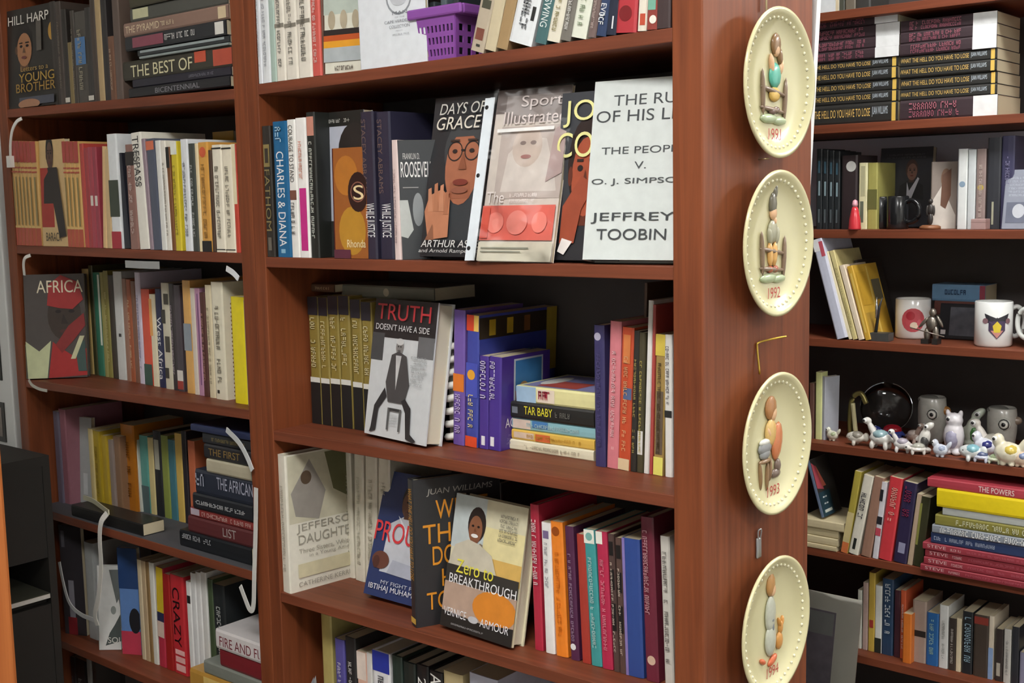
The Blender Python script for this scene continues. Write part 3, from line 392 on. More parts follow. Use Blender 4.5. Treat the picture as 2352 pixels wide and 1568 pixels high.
('S',-0.3181,1.2941,0.488,0.0336,0.1,0.0598,0,0,'3a3a38','black book, right bookcase topmost row','R1',{}),
('S',-0.4186,1.2941,0.006,0.0134,0.1211,0.1835,0,0,'23282b','slim black-teal volume of four, first from the left, right bookcase third row','R3',{'b':[(0.42,0.6,'8aa0a8',0.4,0.7),(0.08,0.25,'5a6468',0.4,0.7),(0.7,0.85,'3a5664',0.35,0.7)]}),
('S',-0.4041,1.2941,0.006,0.0133,0.1194,0.1809,0,0,'23282b','slim black-teal volume of four, second from the left, right bookcase third row','R3',{'b':[(0.42,0.6,'8aa0a8',0.4,0.7),(0.08,0.25,'5a6468',0.4,0.7),(0.7,0.85,'3a5664',0.35,0.7)]}),
('S',-0.3896,1.2941,0.006,0.0133,0.1177,0.1783,0,0,'23282b','slim black-teal volume of four, third from the left, right bookcase third row','R3',{'b':[(0.42,0.6,'8aa0a8',0.4,0.7),(0.08,0.25,'5a6468',0.4,0.7),(0.7,0.85,'3a5664',0.35,0.7)]}),
('S',-0.3753,1.2941,0.006,0.0132,0.116,0.1758,0,0,'23282b','slim black-teal volume of four, fourth from the left, right bookcase third row','R3',{'b':[(0.42,0.6,'8aa0a8',0.4,0.7),(0.08,0.25,'5a6468',0.4,0.7),(0.7,0.85,'3a5664',0.35,0.7)]}),
('S',-0.3449,1.2941,0.006,0.037,0.1094,0.1658,0,0,'33292b','dark brown-black book behind the red lamp figure, right bookcase third row','R3',{'disc':(0.6,0.85,'c8c8c4')}),
('S',-0.3127,1.2941,0.006,0.02,0.1,0.1481,0,0,'e4dfb4','pale yellow book with stamped label, right bookcase third row','R3',{'b':[(0.1,0.42,'6a7060',0.2,0.6),(0.5,0.95,'b8b490',0.25,0.75)]}),
('S',-0.2907,1.2941,0.006,0.0228,0.1,0.1474,0,0,'a9a45c','olive-yellow book, right bookcase third row','R3',{'b':[(0.3,0.6,'6a6a3c')]}),
('S',-0.0916,1.2941,0.006,0.0197,0.1119,0.1696,0,0,'dfe3e2','white book with blue ornament, right bookcase third row','R3',{'disc':(0.5,0.56,'8aa0b4')}),
('S',-0.0723,1.2941,0.006,0.0158,0.1102,0.167,0,0,'ccd2d4','pale grey book, right bookcase third row','R3',{'hd':1}),
('S',-0.0532,1.2941,0.006,0.0193,0.1109,0.168,0,0,'93807c','taupe book with gold emblem, right bookcase third row','R3',{'m':'d0c0b8','disc':(0.5,0.52,'c0a850')}),
('S',-0.0267,1.2941,0.006,0.0271,0.1255,0.1902,0,0,'32343a','charcoal book with gilt foot line, right bookcase third row','R3',{'b':[(0.05,0.3,'a8a890',0.4,0.55)]}),
('S',0.0012,1.2941,0.006,0.0258,0.127,0.1924,0,0,'3b3a58','indigo book, right bookcase third row','R3',{'m':'8a88a8'}),
('S',-0.3412,1.2541,-0.243,0.0236,0.1538,0.233,-0.2746,0,'d2d6e8','lavender-white leaning magazine, right bookcase fourth row','R4',{'b':[(0.82,0.97,'c85a68',0.6,1),(0.88,1,'eeeef2',0,0.6)]}),
('S',-0.3243,1.2641,-0.243,0.0084,0.1364,0.2066,-0.2967,0,'e4dab4','thin cream leaning book, right bookcase fourth row','R4',{}),
('S',-0.3134,1.2641,-0.243,0.0113,0.1375,0.2083,-0.2882,0,'d8cb90','straw leaning book, right bookcase fourth row','R4',{'m':'a89c60'}),
('S',-0.2989,1.2641,-0.243,0.0132,0.1148,0.1739,-0.2862,0,'ecdcc4','ivory leaning book, right bookcase fourth row','R4',{}),
('S',-0.2834,1.2661,-0.243,0.0132,0.13,0.1716,-0.2761,0,'d2a83e','golden-yellow worn leaning book with broad cover showing, right bookcase fourth row','R4',{'b':[(0.1,0.9,'e2c468',0.3,0.6)],'fr':[('rect',0.5,0.05,0.56,0.97,'e2c468'),('rect',0.6,0.5,0.95,0.78,'6a6450'),('rect',0.06,0.1,0.45,0.35,'b8943c'),('rect',0.06,0.45,0.45,0.9,'c49a34')]}),
('S',-0.3012,1.3441,-0.243,0.0095,0.13,0.181,-0.2743,0,'3a3430','dark leaning photo book behind the golden one, right bookcase fourth row','R4',{'fr':[('ell',0.6,0.8,0.15,0.1,'8a6a58'),('rect',0.1,0.1,0.8,0.4,'4a423c')]}),
('S',-0.4143,1.2941,-0.488,0.0159,0.03,0.1598,0,0,'dfe3a0','thin lime-yellow spine, right bookcase fifth row','R5',{}),
('S',-0.432,1.2941,-0.488,0.0116,0.1,0.1326,0,0,'6a4a40','narrow brown book half behind the end panel, right bookcase fifth row','R5',{}),
('S',-0.33,1.2581,-0.74,0.0163,0.1306,0.1979,0.1581,0,'b5a648','olive-yellow leaning book with orange foot, right bookcase sixth row','R6',{'b':[(0,0.13,'d87a48'),(0.13,0.5,'d8c890')]}),
('S',-0.3083,1.2581,-0.74,0.0233,0.1263,0.1914,0.1839,0,'e8e4d4','white leaning book with black lettering, right bookcase sixth row','R6',{'b':[(0.06,0.2,'2a2e2a',0.3,0.6)],'m':'3a3a40','ms':(0.42,0.78),'mw':(0.2,0.7)}),
('S',-0.2779,1.2581,-0.74,0.0231,0.1257,0.1904,0.1535,0,'a37d6a','clay-brown leaning book, right bookcase sixth row','R6',{}),
('S',-0.2561,1.2581,-0.74,0.0127,0.1196,0.1812,0.1081,0,'dfdde4','white and black patterned leaning book, right bookcase sixth row','R6',{'b':[(0.3,0.4,'c85060'),(0.45,0.55,'2a2a30'),(0.75,0.9,'2a2a30',0,0.6)]}),
('S',-0.2331,1.2581,-0.74,0.0297,0.1279,0.1938,0.1248,0,'d84048','bright red leaning book with pale title, right bookcase sixth row','R6',{'m':'f0b8a8','ms':(0.45,0.88),'mw':(0.3,0.75)}),
('S',-0.1982,1.2581,-0.74,0.0303,0.1237,0.1874,0.1152,0,'322a4c','indigo leaning book with maroon lettering, right bookcase sixth row','R6',{'b':[(0.12,0.25,'9a9ab8',0.25,0.75)],'m':'8a3050','ms':(0.5,0.95),'mw':(0.2,0.7)}),
('S',-0.1758,1.2581,-0.74,0.0112,0.1087,0.1647,0.1182,0,'bfa890','tan leaning book, right bookcase sixth row','R6',{}),
('S',-0.158,1.2581,-0.74,0.0209,0.1057,0.1601,0.1025,0,'3a3a24','dark moss leaning book, right bookcase sixth row','R6',{'b':[(0.3,0.9,'8a8a48',0,0.25)]}),
('S',-0.3856,1.2621,-0.6665,0.0078,0.095,0.1361,-0.2888,0,'6a7a94','blue-edged leaning book with pink and red figures, atop the paperbacks, right bookcase sixth row','R6',{'fr':[('rect',0,0,1,1,'3c3834'),('poly',[(0.02,0.95),(0.02,0.5),(0.35,0.45),(0.25,0.85)],'b8505c'),('poly',[(0.2,0.9),(0.3,0.5),(0.5,0.5)],'d8705c'),('rect',0,0,0.6,0.42,'2c4450'),('bars',0.15,0.2,0.5,0.42,1,'d0d8d8'),('rect',0.1,0.06,0.5,0.11,'c8d0c8')]}),
('S',-0.3063,1.2941,-0.975,0.0101,0.1,0.1413,0,0,'d4d8cc','thin pale green-white book, right bookcase seventh row','R7',{}),
('S',-0.2924,1.2941,-0.975,0.0122,0.1068,0.1618,0,0,'b8a098','thin pinkish book, right bookcase seventh row','R7',{}),
('S',-0.277,1.2941,-0.975,0.0153,0.1246,0.1888,0,0,'c8ab4c','mustard tall book with red label, right bookcase seventh row','R7',{'b':[(0.3,0.4,'a83c34',0.2,0.8)]}),
('S',-0.2607,1.2941,-0.975,0.0162,0.1061,0.1608,0,0,'dfe2dc','white slim book with dark foot, right bookcase seventh row','R7',{'b':[(0,0.22,'2c322c')]}),
('S',-0.2388,1.2941,-0.975,0.0264,0.1192,0.1806,0,0,'2c4562','steel-blue book with white vertical title, right bookcase seventh row','R7',{'m':'dde6ec','ms':(0.22,0.94),'mw':(0.3,0.75)}),
('S',-0.216,1.2941,-0.975,0.0138,0.1045,0.1583,0,0,'4a2a34','dark wine book, right bookcase seventh row','R7',{}),
('S',-0.2026,1.2941,-0.975,0.0117,0.1062,0.161,0,0,'d0603c','coral book with white flecks, right bookcase seventh row','R7',{'m':'f0d8d0'}),
('S',-0.1845,1.2741,-0.975,0.0196,0.1,0.1151,0,0,'d8782c','short orange book, right bookcase seventh row','R7',{}),
('S',-0.1642,1.2941,-0.975,0.0315,0.1,0.1443,0,0,'a8958a','taupe book with black label, right bookcase seventh row','R7',{'b':[(0.42,0.52,'2c2826')]}),
('S',-0.1342,1.2941,-0.975,0.0271,0.1,0.1221,0,0,'2c68a8','vivid blue book with pale green lettering, right bookcase seventh row','R7',{'m':'a8d0c8','ms':(0.2,0.92),'mw':(0.28,0.62)}),
('S',-0.1091,1.2941,-0.975,0.0199,0.1,0.1456,0,0,'dcdedc','white book with grey lettering, right bookcase seventh row','R7',{'m':'a8aca8'}),
('S',-0.0896,1.2941,-0.975,0.0159,0.1,0.1196,0,0,'3f3732','dark brown book with white spine print, right bookcase seventh row','R7',{'m':'d0ccc4'}),
('S',-0.0756,1.2941,-0.975,0.011,0.1,0.1226,0,0,'dccfb0','thin beige book, right bookcase seventh row','R7',{}),
('S',-0.0565,1.2941,-0.975,0.0223,0.1,0.1417,0,0,'23282c','black book with light-blue capitals, right bookcase seventh row','R7',{'m':'9ab8c8','ms':(0.15,0.92),'mw':(0.25,0.85)}),
('S',-0.0271,1.2941,-0.975,0.0314,0.1,0.14,0,0,'463c34','dark umber book with red head, right bookcase seventh row','R7',{'b':[(0.85,0.97,'8a3a30')]}),
('S',-0.0056,1.2941,-0.975,0.0106,0.1,0.1427,0,0,'d8ccb8','thin book, cream above and blue below, right bookcase seventh row','R7',{'b':[(0,0.5,'8aa4cc')]}),
('S',0.012,1.2941,-0.975,0.016,0.1,0.1171,0,0,'38302e','black-brown book with pale label, right bookcase seventh row','R7',{'b':[(0.1,0.35,'b0aa9c',0.2,0.7)]}),
('S',0.029,1.2941,-0.975,0.015,0.1,0.1209,0,0,'c4c2bc','light grey book, right bookcase seventh row','R7',{'m':'8a8884'}),
('S',0.0454,1.2941,-0.975,0.0148,0.1,0.1294,0,0,'2c2e34','black slim book at right edge, right bookcase seventh row','R7',{}),
('S',0.0662,1.2941,-0.975,0.0219,0.1,0.0759,0,0,'8a88a0','lilac-grey book at right edge, right bookcase seventh row','R7',{}),
('F',-1.6474,0.005,0.2979,0.022,0.1892,0.203,0.0454,0.0264,'26221e','black portrait paperback with gold title and sleeve of a man in profile, left bookcase','L1',{'p':[('man',0.34,0.6,0.3,'a5734f','1d1a18','1a1512'),('rect',0.62,0.55,0.72,0.9,'5c564e'),('ell',0.93,0.72,0.07,0.09,'b58a3c'),('rect',0.25,0.02,0.95,0.1,'4a4c58'),('ell',0.45,0.03,0.22,0.05,'a5785c'),('text','HILL HARP',0.06,0.84,0.88,0.93,'e6e2d8'),('text','Letters to a',0.3,0.36,0.85,0.41,'a98b4a'),('text','YOUNG',0.26,0.25,0.97,0.34,'b08d3c'),('text','BROTHER',0.2,0.15,0.99,0.24,'a37f35')]}),
('F',-1.5417,0.003,0.0111,0.012,0.0995,0.2173,0.0226,0.0101,'d2b27e','tan booklet with black standing figure over red block, left bookcase second row','L2',{'p':[('rect',0.02,0.18,0.5,0.74,'a8352c'),('man',0.42,0.86,0.24,'5a4034','2a221f','1a1614'),('poly',[(0.35,0.74),(0.72,0.74),(0.98,0.1),(0.72,0.08),(0.5,0.45)],'2a211e'),('text','BARACK',0.2,0.05,0.8,0.13,'1c1a18')]}),
('F',-1.1981,0.19,0.0081,0.018,0.0681,0.2258,-0.0009,0,'d8a62c','yellow book standing behind the two cream ones, left bookcase second row','L2',{}),
('F',-1.6293,-0.006,-0.2773,0.026,0.1268,0.2243,0.0885,0.8007,'4a4340','large dark portrait book angled out, figure in red wrap, left bookcase third row','L3',{'p':[('poly',[(0.02,0),(0.34,0),(0.42,0.36),(0.22,0.26),(0,0.36)],'c5cba0'),('poly',[(0.36,0),(1,0.02),(1,0.28),(0.8,0.2),(0.55,0.3),(0.45,0.35)],'a82a2a'),('ell',0.66,0.6,0.28,0.24,'3a2f28'),('ell',0.56,0.64,0.05,0.016,'1c1614'),('ell',0.78,0.64,0.05,0.016,'1c1614'),('poly',[(0.64,0.62),(0.6,0.52),(0.72,0.52)],'2c231e'),('ell',0.66,0.45,0.09,0.02,'4a2c28'),('poly',[(0.5,0.32),(0.72,0.5),(0.98,0.62),(1,0.5),(0.8,0.36),(0.6,0.24)],'8a2a2a'),('poly',[(0.98,0.36),(0.82,0.3),(0.86,0.06),(1,0.06)],'3c5450'),('poly',[(0.38,0.7),(0.42,0.9),(0.62,0.99),(0.9,0.92),(0.98,0.75),(0.8,0.66),(0.6,0.67)],'a52f2f'),('poly',[(0.9,0.4),(0.98,0.4),(0.82,0.18),(0.74,0.18)],'c8c8a0'),('text','AFRICA',0.22,0.82,0.98,0.94,'eae2c6')],'sp':[('stext','AFRICA',0.2,0.8,0.06,0.55,'dcd8c8'),('rect',0,0,1,0.33,'c8ccb0')],'hd':1}),
('F',-1.6295,0.078,-0.5616,0.01,0.072,0.1916,0.052,0.1393,'a9adab','pale grey document folder standing face-out, left bookcase fourth row','L4',{'p':[('rect',0.15,0.1,0.3,0.9,'8e9290'),('rect',0.6,0.1,0.8,0.35,'c6cac8')]}),
('F',-1.6064,0.03,-0.85,0.012,0.0594,0.248,-0.0017,0.3432,'3a363a','dark magazine in glossy plastic sleeve, left bookcase fifth row','L5',{'p':[('rect',0.2,0,0.6,0.16,'8a2a30'),('rect',0.3,0.16,0.55,0.5,'8d8a92'),('rect',0.1,0.8,0.25,0.95,'6a6870')]}),
('F',-1.4516,0.02,-0.85,0.01,0.0477,0.1813,0.0841,0.6794,'d9dad6','white booklet with dark sculpted profile cover, left bookcase fifth row','L5',{'p':[('poly',[(0.3,0.05),(1,0.1),(1,0.42),(0.75,0.3),(0.5,0.2)],'4a5250'),('poly',[(0.55,0.95),(1,0.95),(1,0.5),(0.95,0.6),(0.85,0.55)],'6a706e'),('ell',0.7,0.47,0.12,0.05,'8a908c'),('text','SOJ',0.42,0.06,0.95,0.15,'d8d8d0')],'hd':1}),
('F',-1.3935,0.04,-0.85,0.014,0.0451,0.2302,0.006,0.459,'5c80b8','blue book with red foot and dark head silhouette, left bookcase fifth row','L5',{'p':[('rect',0,0.62,1,1,'24406e'),('rect',0,0,1,0.22,'b83a50'),('ell',0.75,0.32,0.3,0.12,'1a1a20')]}),
('F',-0.6451,0.004,0.2894,0.03,0.0766,0.1463,0.0333,0.2105,'d6d4c4','picture book with black, orange and yellow waving band, middle bookcase top row','C1',{'p':[('rect',0,0.62,1,1,'b4bfb4'),('ell',0.2,0.56,0.09,0.1,'a89c84'),('ell',0.5,0.56,0.09,0.1,'b0a48c'),('ell',0.8,0.55,0.09,0.1,'a89c84'),('rect',0,0.4,1,0.46,'241a16'),('rect',0,0.34,1,0.4,'b8501c'),('rect',0,0.27,1,0.34,'dc9a24'),('rect',0,0.12,1,0.27,'a9b0b2'),('bars',0.2,0.03,0.85,0.1,1,'5a5248')]}),
('F',-0.563,0.005,0.2904,0.006,0.1389,0.1656,-0.0175,0.0216,'dfe4e9','white document sheet with round grey seal and small centred text, middle bookcase top row','C1',{'p':[('ring',0.62,0.6,0.19,'8f949a'),('ell',0.62,0.6,0.13,0.08,'c2c6cc'),('text','MAN',0.52,0.445,0.74,0.475,'777b82'),('text','OF THE',0.56,0.415,0.7,0.428,'9a9ea4'),('text','CAPE VERDEAN',0.4,0.375,0.82,0.4,'84888e'),('text','COLLECTION',0.47,0.33,0.77,0.355,'8a8e94'),('bars',0.56,0.3,0.7,0.312,1,'9a9ea4'),('bars',0.5,0.265,0.78,0.285,1,'8f9398')]}),
('F',-0.7034,0.03,0,0.02,0.1119,0.2335,0.0195,0,'b9bdca','grey portrait book with black title band behind the brown book, middle bookcase second row','C2',{'p':[('rect',0,0.9,1,1,'22221f'),('rect',0,0,1,0.25,'30302e'),('ell',0.8,0.72,0.34,0.2,'2a2624'),('poly',[(0.45,0.25),(0.6,0.55),(1,0.55),(1,0.25)],'2e2a28'),('bars',0.15,0.925,0.75,0.965,1,'c8c8c0')]}),
('F',-0.6357,0.003,0,0.022,0.0737,0.1737,0.0136,0.0407,'9a5a26','brown and gold book with dark round seal, middle bookcase second row','C2',{'p':[('ell',0.55,0.25,0.4,0.22,'b8862c'),('ell',0.4,0.75,0.35,0.18,'b5722a'),('ell',0.75,0.6,0.3,0.18,'2c1512'),('ring',0.75,0.6,0.22,'8a5a4a'),('text','S',0.62,0.53,0.92,0.66,'e8d0a0'),('text','Rhonda',0.4,0.1,0.95,0.17,'f0e0b0'),('rect',0,0,0.5,0.08,'5c2c3c')],'spc':'6a3230','m':'d8bca8','ms':(0.2,0.85),'mw':(0.25,0.75)}),
('F',-0.4888,0.005,0,0.012,0.0594,0.1801,-0.0175,0.8597,'3a3d40','dark grey biography with white condensed name, middle bookcase second row','C2',{'p':[('poly',[(0,0.2),(0,0.5),(0.22,0.5),(0.35,0.25),(0.2,0.18)],'b8bcb8'),('ell',0.48,0.42,0.14,0.14,'8a8e90'),('text','FRANKLIN D.',0.12,0.84,0.55,0.89,'c8c8c4'),('text','ROOSEVELT',0.06,0.69,0.9,0.82,'e8e8e4'),('rect',0.1,0.6,0.5,0.61,'8a8a88')]}),
('F',-0.4577,0.013,0,0.03,0.1247,0.2407,0.1879,0,'24262a','black portrait hardback with italic white title and clasped hands, middle bookcase second row','C2',{'p':[('poly',[(0.2,0.1),(0.3,0.35),(0.45,0.45),(1,0.45),(1,0.1)],'34383c'),('ell',0.58,0.66,0.33,0.2,'3a3c3e'),('ell',0.56,0.56,0.27,0.24,'a5664a'),('poly',[(0.3,0.66),(0.33,0.8),(0.56,0.85),(0.8,0.8),(0.83,0.68),(0.7,0.745),(0.42,0.745)],'3c3e40'),('rect',0.4,0.36,0.72,0.46,'9a5c42'),('ring',0.43,0.655,0.12,'1c1c1c'),('ring',0.7,0.655,0.12,'1c1c1c'),('ell',0.43,0.655,0.04,0.013,'2a1c18'),('ell',0.7,0.655,0.04,0.013,'2a1c18'),('rect',0.53,0.655,0.6,0.665,'1c1c1c'),('poly',[(0.57,0.65),(0.51,0.54),(0.64,0.54)],'8d5238'),('rect',0.35,0.715,0.5,0.727,'3a2820'),('rect',0.63,0.715,0.78,0.727,'3a2820'),('ell',0.57,0.46,0.12,0.02,'7a3428'),('ell',0.57,0.41,0.13,0.02,'8d5440'),('poly',[(0.14,0.1),(0.04,0.28),(0.1,0.38),(0.3,0.42),(0.44,0.36),(0.46,0.12)],'b87a5a'),('poly',[(0.1,0.28),(0.07,0.42),(0.12,0.43),(0.18,0.28)],'c08464'),('poly',[(0.19,0.28),(0.17,0.45),(0.22,0.46),(0.27,0.28)],'b07454'),('poly',[(0.28,0.28),(0.27,0.44),(0.32,0.45),(0.36,0.28)],'c08464'),('poly',[(0.36,0.26),(0.37,0.4),(0.42,0.4),(0.43,0.26)],'a86c4e'),('poly',[(0.1,0.1),(0.2,0.2),(0.24,0.1)],'8a5a42'),('itext','DAYS OF',0.14,0.885,0.85,0.955,'c9c8c0'),('itext','GRACE',0.1,0.79,0.8,0.87,'dcd6c8'),('itext','ARTHUR ASHE',0.05,0.055,0.98,0.1,'d8d8d4'),('itext','and Arnold Rampersad',0.02,0.015,0.98,0.045,'c8c8c4')],'hd':1}),
('F',-0.3256,-0.004,0,0.006,0.1299,0.2498,0.2403,0.0462,'d2c8be','sports magazine with grey title and red headline in clear sleeve, middle bookcase second row','C2',{'p':[('rect',0,0.86,1,1,'6c605c'),('rect',0.14,0.8,0.98,0.96,'8e8480'),('rect',0.12,0.36,1,0.78,'b9aca4'),('poly',[(0.2,0.4),(0.25,0.62),(0.45,0.72),(0.75,0.7),(0.9,0.5),(0.95,0.4)],'cdc4bc'),('ell',0.5,0.66,0.2,0.12,'c4b4a8'),('ell',0.44,0.68,0.04,0.012,'8a7a74'),('ell',0.58,0.68,0.04,0.012,'8a7a74'),('ell',0.5,0.6,0.07,0.012,'9a6a64'),('poly',[(0.8,0.45),(1,0.5),(1,0.8),(0.85,0.75)],'b09a96'),('rect',0,0.12,0.98,0.32,'d86a5c'),('rect',0,0,1,0.11,'cfcab8'),('text','Sports',0.36,0.87,1,0.955,'cfc4c0'),('text','Illustrated',0.14,0.79,0.98,0.865,'d8ccc8'),('text','The',0.04,0.335,0.28,0.4,'e8e0dc'),('bars',0.32,0.335,0.8,0.4,2,'e8e0dc'),('ell',0.2,0.22,0.12,0.06,'e2877a'),('ell',0.5,0.22,0.14,0.07,'e48c80'),('ell',0.8,0.22,0.1,0.06,'e2877a'),('rect',0.02,0.13,0.12,0.31,'c8503f'),('rect',0.05,0.07,0.7,0.078,'8a8a7c'),('rect',0.05,0.05,0.6,0.056,'8a8a7c'),('rect',0.08,0.745,0.85,0.765,'ecebe8')]}),
('F',-0.2098,0.02,0,0.028,0.1127,0.2299,0.1332,0,'3b3d42','charcoal portrait hardback with large yellow capitals, middle bookcase second row','C2',{'p':[('man',0.42,0.52,0.42,'a54f34','2c2c30','2a1c18'),('poly',[(0.12,0.1),(0.14,0.32),(0.4,0.5),(0.6,0.44),(0.42,0.3),(0.34,0.1)],'9c4a32'),('poly',[(0.1,0.05),(0.16,0.13),(0.32,0.11),(0.2,0.03)],'e6e0dc'),('text','JOHNNIE',0.07,0.79,1.85,0.95,'e6e29a'),('text','COCHRAN',0,0.61,1.85,0.76,'e6e29a')],'hd':1}),
('F',-0.1411,-0.002,0,0.034,0.1412,0.24,0.1874,0.1564,'cdd3d0','pale grey hardback with widely spaced black courtroom title, middle bookcase second row','C2',{'p':[('text','THE RUN',0.22,0.855,1,0.915,'3a3e40'),('text','OF HIS LIFE',0.05,0.765,1.05,0.83,'3a3e40'),('text','THE PEOPLE',0.13,0.585,0.98,0.625,'45494b'),('text','V.',0.48,0.5,0.6,0.54,'45494b'),('text','O. J. SIMPSON',0.05,0.41,1.05,0.45,'45494b'),('text','JEFFREY',0.07,0.2,0.92,0.26,'3a3e40'),('text','TOOBIN',0.14,0.11,0.85,0.17,'3a3e40')],'hd':1}),
('F',-0.6371,0.0529,-0.2978,0.034,0.165,0.2251,0.1561,-0.1371,'cfd2d4','white and black hardback with red TRUTH title and seated figure, middle bookcase third row','C3',{'p':[('rect',0,0.72,1,1,'2a2526'),('rect',0,0.55,0.2,0.75,'4a4a4c'),('rect',0.75,0.6,1,0.75,'6a6a6c'),('ell',0.47,0.66,0.062,0.058,'8a8684'),('ell',0.47,0.7,0.06,0.025,'d0d0d0'),('ell',0.45,0.665,0.012,0.006,'3a3a3a'),('ell',0.49,0.665,0.012,0.006,'3a3a3a'),('ell',0.47,0.635,0.025,0.006,'5a5656'),('poly',[(0.36,0.6),(0.3,0.4),(0.36,0.26),(0.62,0.26),(0.68,0.4),(0.6,0.6),(0.47,0.63)],'4a4748'),('poly',[(0.43,0.6),(0.47,0.35),(0.52,0.6)],'c8c8c8'),('poly',[(0.34,0.3),(0.22,0.2),(0.2,0.04),(0.1,0.02),(0.12,0.06),(0.15,0.22),(0.3,0.36)],'2c2a2c'),('poly',[(0.64,0.3),(0.74,0.24),(0.76,0.06),(0.86,0.02),(0.82,0),(0.7,0.02),(0.66,0.2),(0.58,0.28)],'2c2a2c'),('rect',0.38,0.2,0.6,0.22,'3a3a3a'),('rect',0.38,0.06,0.41,0.22,'5a5a5a'),('rect',0.57,0.06,0.6,0.22,'5a5a5a'),('text','TRUTH',0.07,0.85,0.93,0.965,'b8343a'),('text',"DOESN'T HAVE A SIDE",0.07,0.775,0.93,0.82,'dcdcdc'),('bars',0.68,0.4,0.95,0.62,7,'a0a4a6'),('bars',0.42,0.1,0.56,0.18,4,'b0b4b6')],'hd':1}),
('F',-0.6658,0.0641,-0.585,0.026,0.155,0.2131,0.3187,0.0074,'2b3a68','navy hardback with man in white and red PROUD title, middle bookcase fourth row','C4',{'p':[('poly',[(0.18,0.2),(0.2,0.58),(0.4,0.66),(0.62,0.66),(0.85,0.6),(0.9,0.2)],'c5c8d0'),('ell',0.48,0.8,0.15,0.125,'2c2422'),('ell',0.46,0.76,0.12,0.115,'6e4c3c'),('rect',0.4,0.64,0.54,0.7,'5e4034'),('poly',[(0.36,0.64),(0.47,0.56),(0.58,0.64),(0.62,0.66),(0.48,0.5),(0.32,0.66)],'e2e4ea'),('ell',0.42,0.775,0.018,0.008,'201a18'),('ell',0.52,0.775,0.018,0.008,'201a18'),('ell',0.46,0.7,0.03,0.008,'4a2a26'),('poly',[(0.3,0.2),(0.92,0.18),(0.92,0.28),(0.36,0.31)],'aeb2c0'),('ell',0.18,0.29,0.13,0.07,'6a4034'),('ell',0.12,0.27,0.05,0.05,'52302a'),('text','PROUD',0.02,0.44,0.82,0.6,'d83c42'),('text','MY FIGHT FOR',0.25,0.11,0.85,0.14,'c8ccd8'),('text','IBTIHAJ MUHAMMAD',0.08,0.045,0.95,0.1,'e4e6ec')],'hd':1}),
('F',-0.4538,0.0347,-0.5828,0.026,0.155,0.2091,0.2015,-0.0611,'d8d2b4','hardback with smiling woman and yellow-white breakthrough title, middle bookcase fourth row','C4',{'p':[('rect',0,0.6,0.45,1,'c2cccc'),('rect',0.45,0.5,1,0.8,'e2d6a0'),('rect',0.55,0.42,1,0.58,'d8b060'),('ell',0.34,0.8,0.125,0.13,'2a2220'),('ell',0.33,0.76,0.095,0.105,'8a5a40'),('ell',0.29,0.785,0.018,0.009,'231a18'),('ell',0.37,0.785,0.018,0.009,'231a18'),('poly',[(0.325,0.775),(0.31,0.745),(0.35,0.745)],'75482f'),('ell',0.33,0.715,0.05,0.014,'ece8e4'),('poly',[(0.24,0.67),(0.33,0.6),(0.42,0.67),(0.46,0.66),(0.33,0.54),(0.2,0.66)],'8a7a66'),('rect',0.28,0.62,0.38,0.68,'80523a'),('poly',[(0,0.45),(0.08,0.62),(0.26,0.68),(0.42,0.66),(0.6,0.6),(0.7,0.45)],'c9c2ae'),('rect',0,0.34,1,0.47,'35322e'),('rect',0,0,1,0.34,'b59a88'),('ell',0.72,0.22,0.3,0.13,'d8862c'),('poly',[(0,0),(1,0),(1,0.13),(0.55,0.1),(0,0.12)],'22201e'),('text','Zero to',0.14,0.42,0.66,0.52,'e6dc4c'),('text','BREAKTHROUGH',0.06,0.335,0.99,0.405,'f2f2f2'),('bars',0.66,0.72,0.95,0.93,6,'6a665a'),('text','VERNICE',0.04,0.09,0.36,0.15,'e8e8ea'),('ell',0.46,0.11,0.07,0.025,'c0c0c4'),('text','ARMOUR',0.56,0.08,0.95,0.14,'e8e8ea'),('bars',0.1,0.03,0.75,0.05,1,'a0a0a0')],'hd':1}),
('F',-0.8011,0.03,-0.875,0.006,0.0406,0.1919,0.137,1.3939,'a9abac','grey photograph booklet angled at the corner, middle bookcase bottom row','C5',{'p':[('rect',0,0,0.12,1,'e6e4de'),('poly',[(0.2,0.6),(0.4,0.95),(0.5,0.6),(0.4,0.1),(0.25,0.2)],'7a7e84'),('poly',[(0.55,0.5),(0.7,0.9),(0.9,0.8),(0.85,0.2)],'8a8c94'),('rect',0.3,0.5,0.4,0.8,'54585e')]}),
('F',-0.4149,1.2741,0.488,0.02,0.0406,0.0695,-0.0175,0,'d2d8da','pale grey box file peeking in at the top, right bookcase topmost row','R1',{}),
('F',-0.3191,1.3841,0.006,0.02,0.1222,0.1809,0.1258,0,'34343a','black cover with suited man in white collar, right bookcase third row','R3',{'p':[('man',0.62,0.7,0.19,'7e5c50','26262a','4a342e'),('poly',[(0.55,0.56),(0.6,0.45),(0.75,0.62),(0.78,0.6),(0.62,0.3),(0.56,0.26)],'d0d0dc'),('rect',0.12,0.33,0.48,0.35,'9a8a8c'),('bars',0.1,0.86,0.9,0.93,2,'5a5a5e')]}),
('F',-0.161,1.3041,0.006,0.008,0.0534,0.1446,-0.0175,0.5968,'8c8078','leaning photo booklet with pale dress, right bookcase third row','R3',{'p':[('poly',[(0,0),(0,0.4),(0.4,0.65),(0.95,0.2),(0.95,0)],'cfc8bf'),('ell',0.55,0.75,0.2,0.15,'7a5c48'),('poly',[(0.4,0.8),(0.35,0.35),(0.55,0.3),(0.75,0.5),(0.75,0.9)],'6a4a3a')]}),
